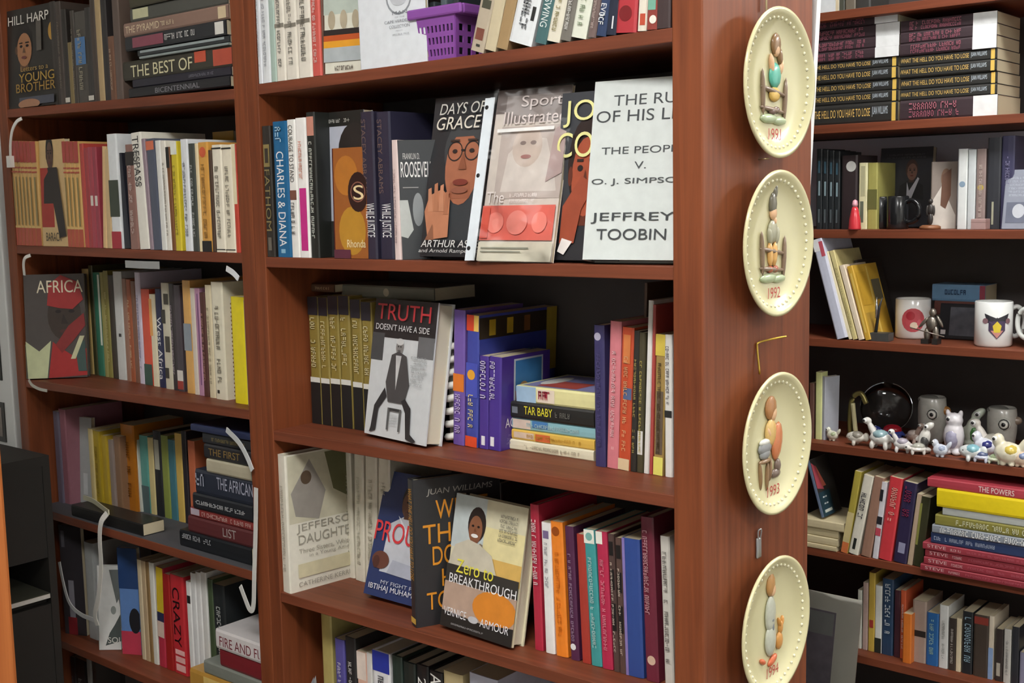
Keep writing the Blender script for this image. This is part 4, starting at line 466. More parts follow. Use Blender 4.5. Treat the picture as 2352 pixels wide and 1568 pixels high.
('F',-0.0021,1.2741,0.006,0.006,0.0622,0.1232,0.1856,0,'8d92a0','silver-grey printed newspaper page in clear wrap, right bookcase third row','R3',{'p':[('bars',0.1,0.55,0.9,0.9,6,'b8bcc8'),('rect',0.1,0.1,0.8,0.45,'6a6f80'),('ell',0.5,0.3,0.2,0.12,'c0c4cc')]}),
('F',-0.3994,1.2941,-0.488,0.012,0.0433,0.1501,-0.0175,1.1805,'b4b8c2','silver-grey card standing beside the glass plaque, right bookcase fifth row','R5',{}),
('H',-1.2025,-0.8946,0.0096,0.2911,0.0186,0.16,'1d1d21','black thin book lying at the bottom of the left top stack, left bookcase top row','L1',{'t':'BICENTENNIAL','tc':'8d8d92','ts':(0.28,0.72)}),
('H',-1.1919,-0.8933,0.012,0.3097,0.0161,0.16,'262430','dark navy book lying second in the left top stack, left bookcase top row','L1',{'m':'7d7d88','ms':(0.15,0.4)}),
('H',-1.2253,-0.8913,0.0144,0.3258,0.0349,0.16,'38352b','thick dark book with scrawled cream title and red patch, left bookcase top row','L1',{'t':'THE BEST OF','tc':'d9d3ac','ts':(0.08,0.66),'tw':(0.12,0.75),'b':[(0,0.16,'b5503c',0.1,0.9),(0.22,0.32,'c4553c',0.4,0.95)]}),
('H',-1.1637,-0.8947,0.0108,0.3607,0.005,0.16,'929c9a','thin silver-grey book in the left top stack, left bookcase top row','L1',{}),
('H',-1.1718,-0.8951,0.0132,0.3657,0.0125,0.16,'2c3032','black book with silver band, mid left top stack, left bookcase top row','L1',{'b':[(0.05,0.97,'98a3a3',0.5,0.85)]}),
('H',-1.2051,-0.8984,0.0096,0.3783,0.0263,0.16,'26282c','black book with dusty-pink title block in left top stack, left bookcase top row','L1',{'b':[(0.02,0.1,'dedcd4',0.1,0.9),(0.6,0.92,'8a4a58',0.15,0.85)],'m':'d8d8d4','ms':(0.26,0.58),'mw':(0.3,0.7)}),
('H',-1.2111,-0.8928,0.012,0.4046,0.0254,0.16,'8f7264','pinkish-brown hardback with cream title in left top stack, left bookcase top row','L1',{'t':'THE PYRAMID','tc':'e0cfae','ts':(0.02,0.36),'b':[(0.02,0.09,'d8c4a0',0.1,0.9)],'m':'e0cfae','ms':(0.48,0.62)}),
('H',-1.1911,-0.8968,0.0144,0.4299,0.0256,0.16,'50504a','dark grey-green book near the top of left stack, left bookcase top row','L1',{'b':[(0.8,0.97,'c8c6a0',0.2,0.9)]}),
('H',-1.1855,-0.901,0.0108,0.4555,0.0199,0.16,'44402f','olive-black book topping the left stack, left bookcase top row','L1',{}),
('H',-1.131,-0.9111,0.0196,-0.5633,0.0326,0.16,'191c21','black hardback at the bottom of left lower stack, left bookcase fourth row','L4',{'m':'b8bcc0','ms':(0.52,0.95),'mw':(0.55,0.85)}),
('H',-1.104,-0.9063,0.022,-0.5308,0.031,0.16,'5e2c2e','maroon book titled LIST in left lower stack, left bookcase fourth row','L4',{'t':'LIST','tc':'a8a09c','ts':(0.55,0.75),'tw':(0.25,0.8)}),
('H',-1.0985,-0.9045,0.0244,-0.4998,0.0179,0.16,'8a3634','brick-red book with pale lettering in left lower stack, left bookcase fourth row','L4',{'b':[(0.85,0.99,'b8acb8',0.2,0.9)],'m':'d8b8b0','ms':(0.03,0.8),'mw':(0.3,0.75)}),
('H',-1.083,-0.9027,0.0208,-0.4818,0.0303,0.16,'22252b','black book with small white lettering in left lower stack, left bookcase fourth row','L4',{'m':'d0d4d4','ms':(0.08,0.97),'mw':(0.35,0.6)}),
('H',-1.0749,-0.8999,0.0232,-0.4515,0.0467,0.16,'2a303e','thick navy book with large grey capitals, left bookcase fourth row','L4',{'t':'THE AFRICAN','tc':'a8acbc','ts':(0.38,0.99),'tw':(0.35,0.85),'m':'a8acbc','ms':(0.68,0.98),'mw':(0.35,0.85)}),
('H',-1.0327,-0.8998,0.0196,-0.4048,0.0254,0.16,'b5ae96','book lying with cream page edges outward, left bookcase fourth row','L4',{}),
('H',-1.0414,-0.8979,0.022,-0.3794,0.0271,0.16,'26262a','black book with ochre capitals in left lower stack, left bookcase fourth row','L4',{'t':'THE FIRST','tc':'8d7440','ts':(0.1,0.75)}),
('H',-1.0472,-0.8961,0.0244,-0.3523,0.0209,0.16,'2a2c30','black book with faint gold print in left lower stack, left bookcase fourth row','L4',{'m':'8a7c50'}),
('H',-1.0782,-0.8949,0.0208,-0.3315,0.0133,0.16,'2c3452','dark blue book topping left lower stack, left bookcase fourth row','L4',{}),
('H',-1.508,-1.243,0.0096,-0.5619,0.0246,0.05,'1c1b1a','black flat book lying in front of the dim books, left bookcase fourth row','L4',{}),
('H',-1.0965,-0.8768,0.0026,-0.85,0.0543,0.17,'b88a3c','orange-patterned thick book at the bottom of corner stack, left bookcase fifth row','L5',{'b':[(0.1,0.9,'c8502c',0.2,0.5),(0.3,0.8,'e0c070',0.55,0.9)]}),
('H',-1.0528,-0.876,0.005,-0.7957,0.0254,0.17,'7d8078','grey thin book in corner stack, left bookcase fifth row','L5',{}),
('H',-1.0032,-0.876,0.0074,-0.7703,0.0349,0.17,'7a2028','dark red book under the white one in corner stack, left bookcase fifth row','L5',{}),
('H',-1.0084,-0.876,0.0038,-0.7355,0.0378,0.17,'d4cfce','white hardback lettered FIRE AND FURY topping corner stack, left bookcase fifth row','L5',{'t':'FIRE AND FURY','tc':'7a3038','ts':(0.08,1.25),'tw':(0.18,0.68),'hd':1}),
('H',-0.3679,-0.2049,0.1076,-0.2971,0.0166,0.13,'e8e2c6','cream paperback at bottom of the small middle stack, middle bookcase third row','C3',{'m':'b8b096'}),
('H',-0.363,-0.2046,0.11,-0.2805,0.0157,0.13,'e2b955','orange-yellow paperback in small middle stack, middle bookcase third row','C3',{'b':[(0.72,0.97,'e0c8b0',0.2,0.8),(0.52,0.7,'d86a3c',0.1,0.8)],'m':'c89838'}),
('H',-0.3652,-0.2044,0.1124,-0.2648,0.0183,0.13,'8cbcc4','sky-blue paperback in small middle stack, middle bookcase third row','C3',{'b':[(0.76,0.98,'dcc8b8',0.1,0.9),(0.55,0.74,'4a80b8',0.3,0.9)],'m':'b8d8dc'}),
('H',-0.3648,-0.204,0.1088,-0.2465,0.0254,0.13,'232321','black paperback with yellow TAR BABY lettering, middle bookcase third row','C3',{'t':'TAR BABY','tc':'ece23c','ts':(0.18,0.52),'tw':(0.3,0.8),'b':[(0.9,0.97,'7a8088',0.3,0.7)],'m':'7a7a74','ms':(0.24,0.44)}),
('H',-0.3527,-0.2037,0.1112,-0.2211,0.0256,0.13,'e8e2a4','pale yellow and light-blue paperback topping middle stack, middle bookcase third row','C3',{'b':[(0.74,1,'a4c2dc'),(0.5,0.72,'ecdcc8',0.1,0.9),(0.6,0.63,'b03a4a',0.4,0.8)],'m':'a83848','ms':(0.52,0.7),'mw':(0.3,0.8),'fr':[('rect',0.05,0.05,0.95,0.95,'8a8ab8'),('rect',0.1,0.3,0.5,0.8,'b05048'),('ell',0.5,0.8,0.3,0.1,'e0e0d8'),('rect',0.5,0.1,0.9,0.5,'6a74a8')]}),
('H',-0.807,-0.7475,0.0976,-0.0658,0.0144,0.12,'5a4030','brown book lying on the gold paperbacks, middle bookcase third row','C3',{'m':'b8a080'}),
('H',-0.7504,-0.528,0.1176,-0.0738,0.0218,0.1,'6e7064','grey-green book lying across the gold paperbacks behind TRUTH, middle bookcase third row','C3',{'disc':(0.5,0.5,'b0a890')}),
('H',-0.4546,-0.2308,1.2817,0.2406,0.0442,0.15,'2c2c2a','black paperback with gold block lettering, left stack, first from the bottom, right bookcase second row','R2',{'t':'WHAT THE HELL DO YOU HAVE TO LOSE','tc':'e0bc6a','ts':(0,0.72),'tw':(0.35,0.75),'t2':('JUAN WILLIAMS',0.74,0.9,0.3,0.8,'c4d0d8'),'b':[(0.02,0.06,'dcb85a',0.05,0.95)]}),
('H',-0.455,-0.2314,1.2841,0.2848,0.0246,0.15,'2c2c2a','black paperback with gold block lettering, left stack, second from the bottom, right bookcase second row','R2',{'t':'WHAT THE HELL DO YOU HAVE TO LOSE','tc':'e0bc6a','ts':(0,0.72),'tw':(0.35,0.75),'t2':('JUAN WILLIAMS',0.74,0.9,0.3,0.8,'c4d0d8'),'b':[(0.02,0.06,'dcb85a',0.05,0.95)]}),
('H',-0.4552,-0.2319,1.2865,0.3094,0.0246,0.15,'2c2c2a','black paperback with gold block lettering, left stack, third from the bottom, right bookcase second row','R2',{'t':'WHAT THE HELL DO YOU HAVE TO LOSE','tc':'e0bc6a','ts':(0,0.72),'tw':(0.35,0.75),'t2':('JUAN WILLIAMS',0.74,0.9,0.3,0.8,'c4d0d8'),'b':[(0.02,0.06,'dcb85a',0.05,0.95)]}),
('H',-0.4555,-0.2323,1.2829,0.334,0.0255,0.15,'2c2c2a','black paperback with gold block lettering, left stack, fourth from the bottom, right bookcase second row','R2',{'t':'WHAT THE HELL DO YOU HAVE TO LOSE','tc':'e0bc6a','ts':(0,0.72),'tw':(0.35,0.75),'t2':('JUAN WILLIAMS',0.74,0.9,0.3,0.8,'c4d0d8'),'b':[(0.02,0.06,'dcb85a',0.05,0.95)]}),
('H',-0.4557,-0.2328,1.2853,0.3595,0.0215,0.15,'2c2c2a','black paperback with gold block lettering, left stack, fifth from the bottom, right bookcase second row','R2',{'t':'WHAT THE HELL DO YOU HAVE TO LOSE','tc':'e0bc6a','ts':(0,0.72),'tw':(0.35,0.75),'t2':('JUAN WILLIAMS',0.74,0.9,0.3,0.8,'c4d0d8'),'b':[(0.02,0.06,'dcb85a',0.05,0.95)]}),
('H',-0.4548,-0.2303,1.2817,0.381,0.0224,0.15,'3c2f34','black-maroon paperback with pink print and white label, left stack, first from the bottom, right bookcase','R2',{'b':[(0,0.24,'e8eaea',0,1)],'m':'b06a78','m2':'a05c6c','ms':(0.34,0.9),'mw':(0.52,0.85),'ms2':(0.34,0.9),'mw2':(0.15,0.45)}),
('H',-0.4507,-0.2307,1.2841,0.4034,0.024,0.15,'3c2f34','black-maroon paperback with pink print and white label, left stack, second from the bottom, right bookcase','R2',{'b':[(0,0.24,'e8eaea',0,1)],'m':'b06a78','m2':'a05c6c','ms':(0.34,0.9),'mw':(0.52,0.85),'ms2':(0.34,0.9),'mw2':(0.15,0.45)}),
('H',-0.4553,-0.2312,1.2865,0.4274,0.0267,0.15,'3c2f34','black-maroon paperback with pink print and white label, left stack, third from the bottom, right bookcase','R2',{'b':[(0,0.24,'e8eaea',0,1)],'m':'b06a78','m2':'a05c6c','ms':(0.34,0.9),'mw':(0.52,0.85),'ms2':(0.34,0.9),'mw2':(0.15,0.45)}),
('H',-0.4512,-0.2345,1.2829,0.4541,0.0238,0.15,'3c2f34','black-maroon paperback with pink print and white label, left stack, fourth from the bottom, right bookcase','R2',{'b':[(0,0.24,'e8eaea',0,1)],'m':'b06a78','m2':'a05c6c','ms':(0.34,0.9),'mw':(0.52,0.85),'ms2':(0.34,0.9),'mw2':(0.15,0.45)}),
('H',-0.2247,-0.0187,1.2797,0.2406,0.0433,0.15,'3c2f34','black-maroon paperback with pink print and white label, right stack, first from the bottom, right bookcase','R2',{'b':[(0,0.24,'e8eaea',0,1)],'m':'b06a78','m2':'a05c6c','ms':(0.34,0.9),'mw':(0.52,0.85),'ms2':(0.34,0.9),'mw2':(0.15,0.45)}),
('H',-0.2273,-0.024,1.2797,0.3787,0.0259,0.15,'3c2f34','black-maroon paperback with pink print and white label, right stack, second from the bottom, right bookcase','R2',{'b':[(0,0.24,'e8eaea',0,1)],'m':'b06a78','m2':'a05c6c','ms':(0.34,0.9),'mw':(0.52,0.85),'ms2':(0.34,0.9),'mw2':(0.15,0.45)}),
('H',-0.2278,-0.0246,1.2821,0.4046,0.024,0.15,'3c2f34','black-maroon paperback with pink print and white label, right stack, third from the bottom, right bookcase','R2',{'b':[(0,0.24,'e8eaea',0,1)],'m':'b06a78','m2':'a05c6c','ms':(0.34,0.9),'mw':(0.52,0.85),'ms2':(0.34,0.9),'mw2':(0.15,0.45)}),
('H',-0.2282,-0.0253,1.2845,0.4286,0.0249,0.15,'3c2f34','black-maroon paperback with pink print and white label, right stack, fourth from the bottom, right bookcase','R2',{'b':[(0,0.24,'e8eaea',0,1)],'m':'b06a78','m2':'a05c6c','ms':(0.34,0.9),'mw':(0.52,0.85),'ms2':(0.34,0.9),'mw2':(0.15,0.45)}),
('H',-0.2255,-0.0213,1.2821,0.2839,0.0224,0.15,'2c2c2a','black paperback with gold block lettering, right stack, first from the bottom, right bookcase second row','R2',{'t':'WHAT THE HELL DO YOU HAVE TO LOSE','tc':'e0bc6a','ts':(0,0.72),'tw':(0.35,0.75),'t2':('JUAN WILLIAMS',0.74,0.9,0.3,0.8,'c4d0d8'),'b':[(0.02,0.06,'dcb85a',0.05,0.95)]}),
('H',-0.2259,-0.022,1.2845,0.3063,0.0251,0.15,'2c2c2a','black paperback with gold block lettering, right stack, second from the bottom, right bookcase second row','R2',{'t':'WHAT THE HELL DO YOU HAVE TO LOSE','tc':'e0bc6a','ts':(0,0.72),'tw':(0.35,0.75),'t2':('JUAN WILLIAMS',0.74,0.9,0.3,0.8,'c4d0d8'),'b':[(0.02,0.06,'dcb85a',0.05,0.95)]}),
('H',-0.2264,-0.0227,1.2809,0.3314,0.0241,0.15,'2c2c2a','black paperback with gold block lettering, right stack, third from the bottom, right bookcase second row','R2',{'t':'WHAT THE HELL DO YOU HAVE TO LOSE','tc':'e0bc6a','ts':(0,0.72),'tw':(0.35,0.75),'t2':('JUAN WILLIAMS',0.74,0.9,0.3,0.8,'c4d0d8'),'b':[(0.02,0.06,'dcb85a',0.05,0.95)]}),
('H',-0.2269,-0.0233,1.2833,0.3555,0.0232,0.15,'2c2c2a','black paperback with gold block lettering, right stack, fourth from the bottom, right bookcase second row','R2',{'t':'WHAT THE HELL DO YOU HAVE TO LOSE','tc':'e0bc6a','ts':(0,0.72),'tw':(0.35,0.75),'t2':('JUAN WILLIAMS',0.74,0.9,0.3,0.8,'c4d0d8'),'b':[(0.02,0.06,'dcb85a',0.05,0.95)]}),
('H',-0.196,-0.0736,1.4417,-0.243,0.0482,0.08,'5a564c','dark green-grey box in the dim back of the mug shelf, right bookcase fourth row','R4',{}),
('H',-0.2011,-0.0776,1.4441,-0.1948,0.0321,0.08,'6a4038','brown-red book lying behind the mugs, right bookcase fourth row','R4',{'m':'b08878'}),
('H',-0.2078,-0.088,1.4465,-0.1627,0.0381,0.08,'7098bc','light-blue book lying behind the mugs, right bookcase fourth row','R4',{'b':[(0,0.1,'a04858')],'m':'30486a','ms':(0.3,0.75),'mw':(0.4,0.7)}),
('H',-0.4377,-0.3478,1.2547,-0.74,0.0117,0.14,'cfc09a','page-edge-out paperback at stack bottom, right bookcase sixth row','R6',{}),
('H',-0.4356,-0.3458,1.2571,-0.7283,0.0184,0.14,'d4c6a0','page-edge-out paperback, second of stack, right bookcase sixth row','R6',{}),
('H',-0.438,-0.345,1.2595,-0.7099,0.0187,0.14,'cdbf98','page-edge-out paperback, third of stack, right bookcase sixth row','R6',{}),
('H',-0.4381,-0.3303,1.2559,-0.6912,0.0211,0.14,'d8caa4','wide page-edge-out paperback topping the stack, right bookcase sixth row','R6',{}),
('H',-0.1432,0.1162,1.2377,-0.74,0.015,0.15,'93333f','maroon paperback with pale capitals, lowest of four, right bookcase sixth row','R6',{'t':'STEVE','tc':'dcb8b8','ts':(0.04,0.2),'tw':(0.35,0.8),'m':'dcb8b8','m2':'b8606c','ms':(0.66,0.76),'mw':(0.35,0.7),'ms2':(0.1,0.62),'mw2':(0.4,0.7)}),
('H',-0.1367,0.1158,1.2401,-0.725,0.017,0.15,'983642','maroon paperback with pale capitals, second lowest of four, right bookcase sixth row','R6',{'t':'STEVE','tc':'dcb8b8','ts':(0.04,0.2),'tw':(0.35,0.8),'m':'dcb8b8','m2':'b8606c','ms':(0.66,0.76),'mw':(0.35,0.7),'ms2':(0.1,0.62),'mw2':(0.4,0.7)}),
('H',-0.1352,0.1152,1.2425,-0.7081,0.017,0.15,'963540','maroon paperback with pale capitals, third of four, right bookcase sixth row','R6',{'t':'STEVE','tc':'dcb8b8','ts':(0.04,0.2),'tw':(0.35,0.8),'m':'dcb8b8','m2':'b8606c','ms':(0.66,0.76),'mw':(0.35,0.7),'ms2':(0.1,0.62),'mw2':(0.4,0.7)}),
('H',-0.1394,0.1147,1.2389,-0.6911,0.016,0.15,'9c3a46','maroon paperback with pale capitals, top of four, right bookcase sixth row','R6',{'t':'STEVE','tc':'dcb8b8','ts':(0.04,0.2),'tw':(0.35,0.8),'m':'dcb8b8','m2':'b8606c','ms':(0.66,0.76),'mw':(0.35,0.7),'ms2':(0.1,0.62),'mw2':(0.4,0.7)}),
('H',-0.1224,0.1141,1.2413,-0.6751,0.0244,0.15,'2f3f66','navy book with pale lettering below the white one, right bookcase sixth row','R6',{'m':'aeb8cc','ms':(0.4,0.97),'mw':(0.35,0.7)}),
('H',-0.1191,0.1134,1.2377,-0.6506,0.0181,0.15,'8e949c','grey book with large white script lettering, right bookcase sixth row','R6',{'m':'eef0ee','ms':(0.1,0.95),'mw':(0.15,0.85)}),
('H',-0.1137,0.1128,1.2401,-0.6325,0.0232,0.15,'8a8440','olive book with cream lettering, right bookcase sixth row','R6',{'m':'dcdcb8','ms':(0.1,0.8),'mw':(0.25,0.75)}),
('H',-0.099,0.1122,1.2425,-0.6093,0.0178,0.15,'b4b8b4','silver-grey thin book under the yellow one, right bookcase sixth row','R6',{}),
('H',-0.1108,0.1112,1.2389,-0.5915,0.0408,0.15,'ecd21c','thick bright yellow book, right bookcase sixth row','R6',{}),
('H',-0.1327,0.1103,1.2413,-0.5508,0.0202,0.15,'b0404c','red-pink paperback topping the right stack, right bookcase sixth row','R6',{'t':'THE POWERS','tc':'f0e0d8','ts':(0.45,0.75),'tw':(0.2,0.8)}),
]

TEXTS = set()
def scan(v):
    if isinstance(v,(list,tuple)):
        if v and isinstance(v[0],str) and v[0] in ('text','itext','stext'): TEXTS.add(v[1])
        else:
            for x in v: scan(x)
for b in BOOKS:
    st = b[-1]
    for k in ('p','sp','fr'):
        if k in st: scan(st[k])
    if 't' in st: TEXTS.add(st['t'])
    if 't2' in st: TEXTS.add(st['t2'][0])
TEXTS |= {'1991','1992','1993','1994'}
GLYPH = {}
tmp = []
for s in sorted(TEXTS):
    cu = bpy.data.curves.new('t','FONT'); cu.body = s; cu.resolution_u = 5; cu.offset = 0; o = bpy.data.objects.new('t', cu); C.objects.link(o); tmp.append((s,o,cu))
bpy.context.view_layer.update(); dg = bpy.context.evaluated_depsgraph_get()
for s, o, cu in tmp:
    me = o.evaluated_get(dg).to_mesh(); vv = [(v.co.x,v.co.y) for v in me.vertices]; ff = [tuple(p.vertices) for p in me.polygons]
    x0 = min(p[0] for p in vv); x1 = max(p[0] for p in vv); y0 = min(p[1] for p in vv); y1 = max(p[1] for p in vv)
    GLYPH[s] = ([((p[0]-x0)/(x1-x0),(p[1]-y0)/(y1-y0)) for p in vv], ff); o.evaluated_get(dg).to_mesh_clear()
for s, o, cu in tmp: bpy.data.objects.remove(o); bpy.data.curves.remove(cu)
# ------------------------------------------------------------------ flat print: shapes in a unit square -> mesh pieces
def man(cx, cy, s, skin, cloth, hair):
    dk = '%02x%02x%02x'%tuple(int(int(skin[i:i+2],16)*.6) for i in (0,2,4))
    return [('poly',[(cx-s*1.25,cy-s*1.9),(cx-s*1.1,cy-s*.95),(cx-s*.3,cy-s*.62),(cx+s*.4,cy-s*.62),(cx+s*1.2,cy-s*.95),(cx+s*1.35,cy-s*1.9)],cloth),
            ('ell',cx,cy+s*.12,s*.60,s*.66,hair),('rect',cx-s*.25,cy-s*.75,cx+s*.3,cy-s*.3,dk),('ell',cx+s*.06,cy-s*.06,s*.50,s*.56,skin),('ell',cx-s*.48,cy-s*.05,s*.08,s*.14,dk),
            ('ell',cx-s*.14,cy+s*.06,s*.10,s*.045,'1e1614'),('ell',cx+s*.28,cy+s*.06,s*.10,s*.045,'1e1614'),('rect',cx-s*.26,cy+s*.15,cx-s*.03,cy+s*.19,hair),('rect',cx+s*.17,cy+s*.15,cx+s*.40,cy+s*.19,hair),
            ('poly',[(cx+s*.06,cy+s*.04),(cx-s*.03,cy-s*.16),(cx+s*.17,cy-s*.16)],dk),('ell',cx+s*.07,cy-s*.32,s*.17,s*.05,'6a3430')]
def expand(pr):
    out = []
    for d in pr: out += man(*d[1:]) if d[0] == 'man' else [d]
    return out
class Print:
    def __init__(s): s.v=[]; s.f=[]; s.m=[]; s.cols=[]
    def add(s, pts, faces, col):
        if col not in s.cols: s.cols.append(col)
        k = len(s.v); s.v += pts; s.f += [tuple(i+k for i in f) for f in faces]; s.m += [s.cols.index(col)]*len(faces)
    def build(s, name, parent, rough=.42):
        if not s.v: return None
        return obj(name, pydata(s.v, s.f, s.m), [mat(c,rough,.20,45) for c in s.cols], parent)
clampu = lambda a: min(max(a,0),1)
def clip_poly(pts):
    for ax, lim, sg in ((0,0,1),(0,1,-1),(1,0,1),(1,1,-1)):
        out = []
        for i, p in enumerate(pts):
            q = pts[i-1]; a = (p[ax]-lim)*sg >= 0; b = (q[ax]-lim)*sg >= 0
            if a != b:
                t = (lim-q[ax])/(p[ax]-q[ax]); out.append((q[0]+(p[0]-q[0])*t,q[1]+(p[1]-q[1])*t))
            if a: out.append(p)
        pts = out
        if len(pts) < 3: return []
    return pts
def lay(pr, shapes, P, L, asp, root):
    # shapes in unit coords; P(a,b,layer)->3d; pr picture Print, L lettering Print; asp = width/height of the face
    for i, d in enumerate(shapes):
        k = d[0]; h = i+1
        if k == 'rect':
            _,a0,b0,a1,b1,c = d; pr.add([P(a0,b0,h),P(a1,b0,h),P(a1,b1,h),P(a0,b1,h)],[(0,1,2,3)],c)
        elif k in ('ell','ring'):
            if k == 'ell': _,ca,cb,ra,rb,c = d
            else:
                _,ca,cb,ra,c = d; rb = ra*asp
            n = 20; pt = [(ca+ra*math.cos(2*PI*j/n),cb+rb*math.sin(2*PI*j/n)) for j in range(n)]
            if k == 'ell':
                pt = clip_poly(pt)
                if pt: pr.add([P(a,b,h) for a,b in pt],[tuple(range(len(pt)))],c)
            else:
                p2 = [(ca+.88*(a-ca),cb+.88*(b-cb)) for a,b in pt]; allp = [(clampu(a),clampu(b)) for a,b in pt+p2]
                pr.add([P(a,b,h) for a,b in allp],[(j,(j+1)%n,n+(j+1)%n,n+j) for j in range(n)],c)
        elif k == 'poly':
            pt = clip_poly(d[1])
            if pt:
                ar = sum(pt[j-1][0]*pt[j][1]-pt[j][0]*pt[j-1][1] for j in range(len(pt)))
                if ar < 0: pt = pt[::-1]
                pr.add([P(a,b,h) for a,b in pt],[tuple(range(len(pt)))],d[2])
        elif k == 'bars':
            L = Print(); _,a0,b0,a1,b1,n,c = d; rs = random.Random(int(a0*1000+b1*100+n)); st = (b1-b0)/n
            for j in range(n):                     # lines of print too small to read: rows of letter-like strokes
                bb = b0+st*j; th = st*.62; a = a0+rs.random()*.1*(a1-a0); e = a1-rs.random()*.2*(a1-a0); cw = max(th*.62/asp,(a1-a0)/24)
                def q(x0,y0,x1,y1): L.add([P(x0,y0,h),P(x1,y0,h),P(x1,y1,h),P(x0,y1,h)],[(0,1,2,3)],c)
                while a+cw < e:
                    if rs.random() < .14: a += cw*.7; continue
                    if rs.random() < .85: q(a,bb,a+cw*.2,bb+th)
                    if rs.random() < .5: q(a+cw*.55,bb,a+cw*.75,bb+th)
                    for k in rs.sample((0,.41,.82),rs.choice((1,2,2))): q(a,bb+th*k,a+cw*.75,bb+th*(k+.18))
                    a += cw
            L.build('small_print', root)['kind'] = 'stuff'
        elif k in ('text','itext'):
            _,s,a0,b0,a1,b1,c = d; vv, ff = GLYPH[s]; sh = (.18*(b1-b0)/asp if k == 'itext' else 0)
            pts = [(a0+(a1-a0)*x+sh*y,b0+(b1-b0)*y) for x,y in vv]
            keep = [f for f in ff if all(-.001 <= pts[j][0] <= .995 for j in f)]
            L = Print(); L.add([P(a,b,h) for a,b in pts],keep,c); L.build('lettering', root)
        elif k == 'stext':      # runs down a spine: s0..s1 measured from the head
            _,s,s0,s1,a0,a1,c = d; vv, ff = GLYPH[s]
            pts = [(a0+(a1-a0)*y,1-(s0+(s1-s0)*x)) for x,y in vv]
            keep = [f for f in ff if all(.004 <= pts[j][1] <= .999 for j in f)]
            L = Print(); L.add([P(a,b,h) for a,b in pts],keep,c); L.build('lettering', root)
def book_parts(root, w, d, h, col, st, name_pages='page_block'):
    hard = st.get('hd'); t = min(.0026 if hard else .0008, w*.2); b = .0008
    O = [(-w/2,d),(-w/2,.0012),(-w*.38,-b*.6),(0,-b),(w*.38,-b*.6),(w/2,.0012),(w/2,d)]
    I = [(-w/2+t,d),(-w/2+t,t+.001),(-w*.3,t+.001),(0,t+.001),(w*.3,t+.001),(w/2-t,t+.001),(w/2-t,d)]
    n = 7; v = []; f = []
    for z in (0,h): v += [(x,y,z) for x,y in O]+[(x,y,z) for x,y in I]
    N = 2*n
    for i in range(n-1):
        f += [(i,i+1,N+i+1,N+i),(n+i+1,n+i,N+n+i,N+n+i+1),(i+1,i,n+i,n+i+1),(N+i,N+i+1,N+n+i+1,N+n+i)]
    f += [(0,N,N+n,n),(n-1,n+n-1,N+n+n-1,N+n-1)]
    m = [0]*len(f)
    cover = obj('cover', pydata(v,f,m), mat(col,.38 if hard else .45,.10,70,'cover',0,.15), root)
    ins = .003 if hard else .0005
    obj(name_pages, boxes([((-w/2+t,t+.0015,ins),(w/2-t,d-ins*1.3,h-ins))]), page_mat('e0d8c0' if hard else 'd2c6a6'), root)
    e = .00022
    SP = lambda a,bb,k: (-w/2+w*a,-b-e*k,h*bb)
    FR = lambda a,bb,k: (w/2+e*k,d*a,h*bb)
    sp = []
    if st.get('spc'): sp.append(('rect',0,0,1,1,st['spc']))
    for bd in st.get('b',[]):
        a0, a1 = (bd[3],bd[4]) if len(bd) > 3 else (.02,.98); sp.append(('rect',a0,bd[0],a1,bd[1],bd[2]))
    if 'disc' in st:
        ca, cb, c = st['disc']; ra = .32; sp.append(('ell',ca,cb,ra,ra*w/h,c))
    sp += st.get('sp',[])
    if 't' in st:
        s0, s1 = st.get('ts',(.1,.8)); a0, a1 = st.get('tw',(.25,.75)); sp.append(('stext',st['t'],s0,s1,a0,a1,st.get('tc','e0e0e0')))
    if 't2' in st:
        s, s0, s1, a0, a1, c = st['t2']; sp.append(('stext',s,s0,s1,a0,a1,c))
    let = Print()
    for i, d_ in enumerate(sp):
        pic = Print(); lay(pic, [d_], lambda a,bb,k,i=i: SP(a,bb,k+i), None, w/h, root); pic.build('spine_band', root)
    for key, ks, kw, dlo, dhi in (('m','ms','mw',.12,.8),('m2','ms2','mw2',.5,.85)):
        if key in st:                       # small print along the spine, too small to read in the photograph
            lo, hi = st.get(ks,(dlo,dhi)); a0, a1 = st.get(kw,(.34,.66)); rs = random.Random(int(w*1e6)+int(h*1e5)); z = hi
            cw = max((a1-a0)*w*.62/h, (hi-lo)/26); aw = a1-a0
            def bar(p0, z0, p1, z1): let.add([SP(p0,z1,9),SP(p1,z1,9),SP(p1,z0,9),SP(p0,z0,9)],[(0,1,2,3)],st[key])
            while z-cw > lo:
                if rs.random() < .16: z -= cw*.8; continue
                k = cw*.2
                if rs.random() < .85: bar(a0,z,a1,z-k)
                if rs.random() < .5: bar(a0,z-cw*.55,a1,z-cw*.55-k)
                for q in rs.sample((0,.41,.82),rs.choice((1,2,2))): bar(a0+aw*q,z,a0+aw*(q+.18),z-cw*.75)
                z -= cw
    for key in ('p','fr'):
        if key in st:
            pic = Print(); lay(pic, expand(st[key]), FR, None, d/h, root); pic.build('printed_picture', root)
    o = let.build('small_print', root)
    if o: o['kind'] = 'stuff'
GROUPS = {'L':'books on the left bookcase','C':'books on the middle bookcase','R':'books on the right bookcase'}
BOOKROOT = {}
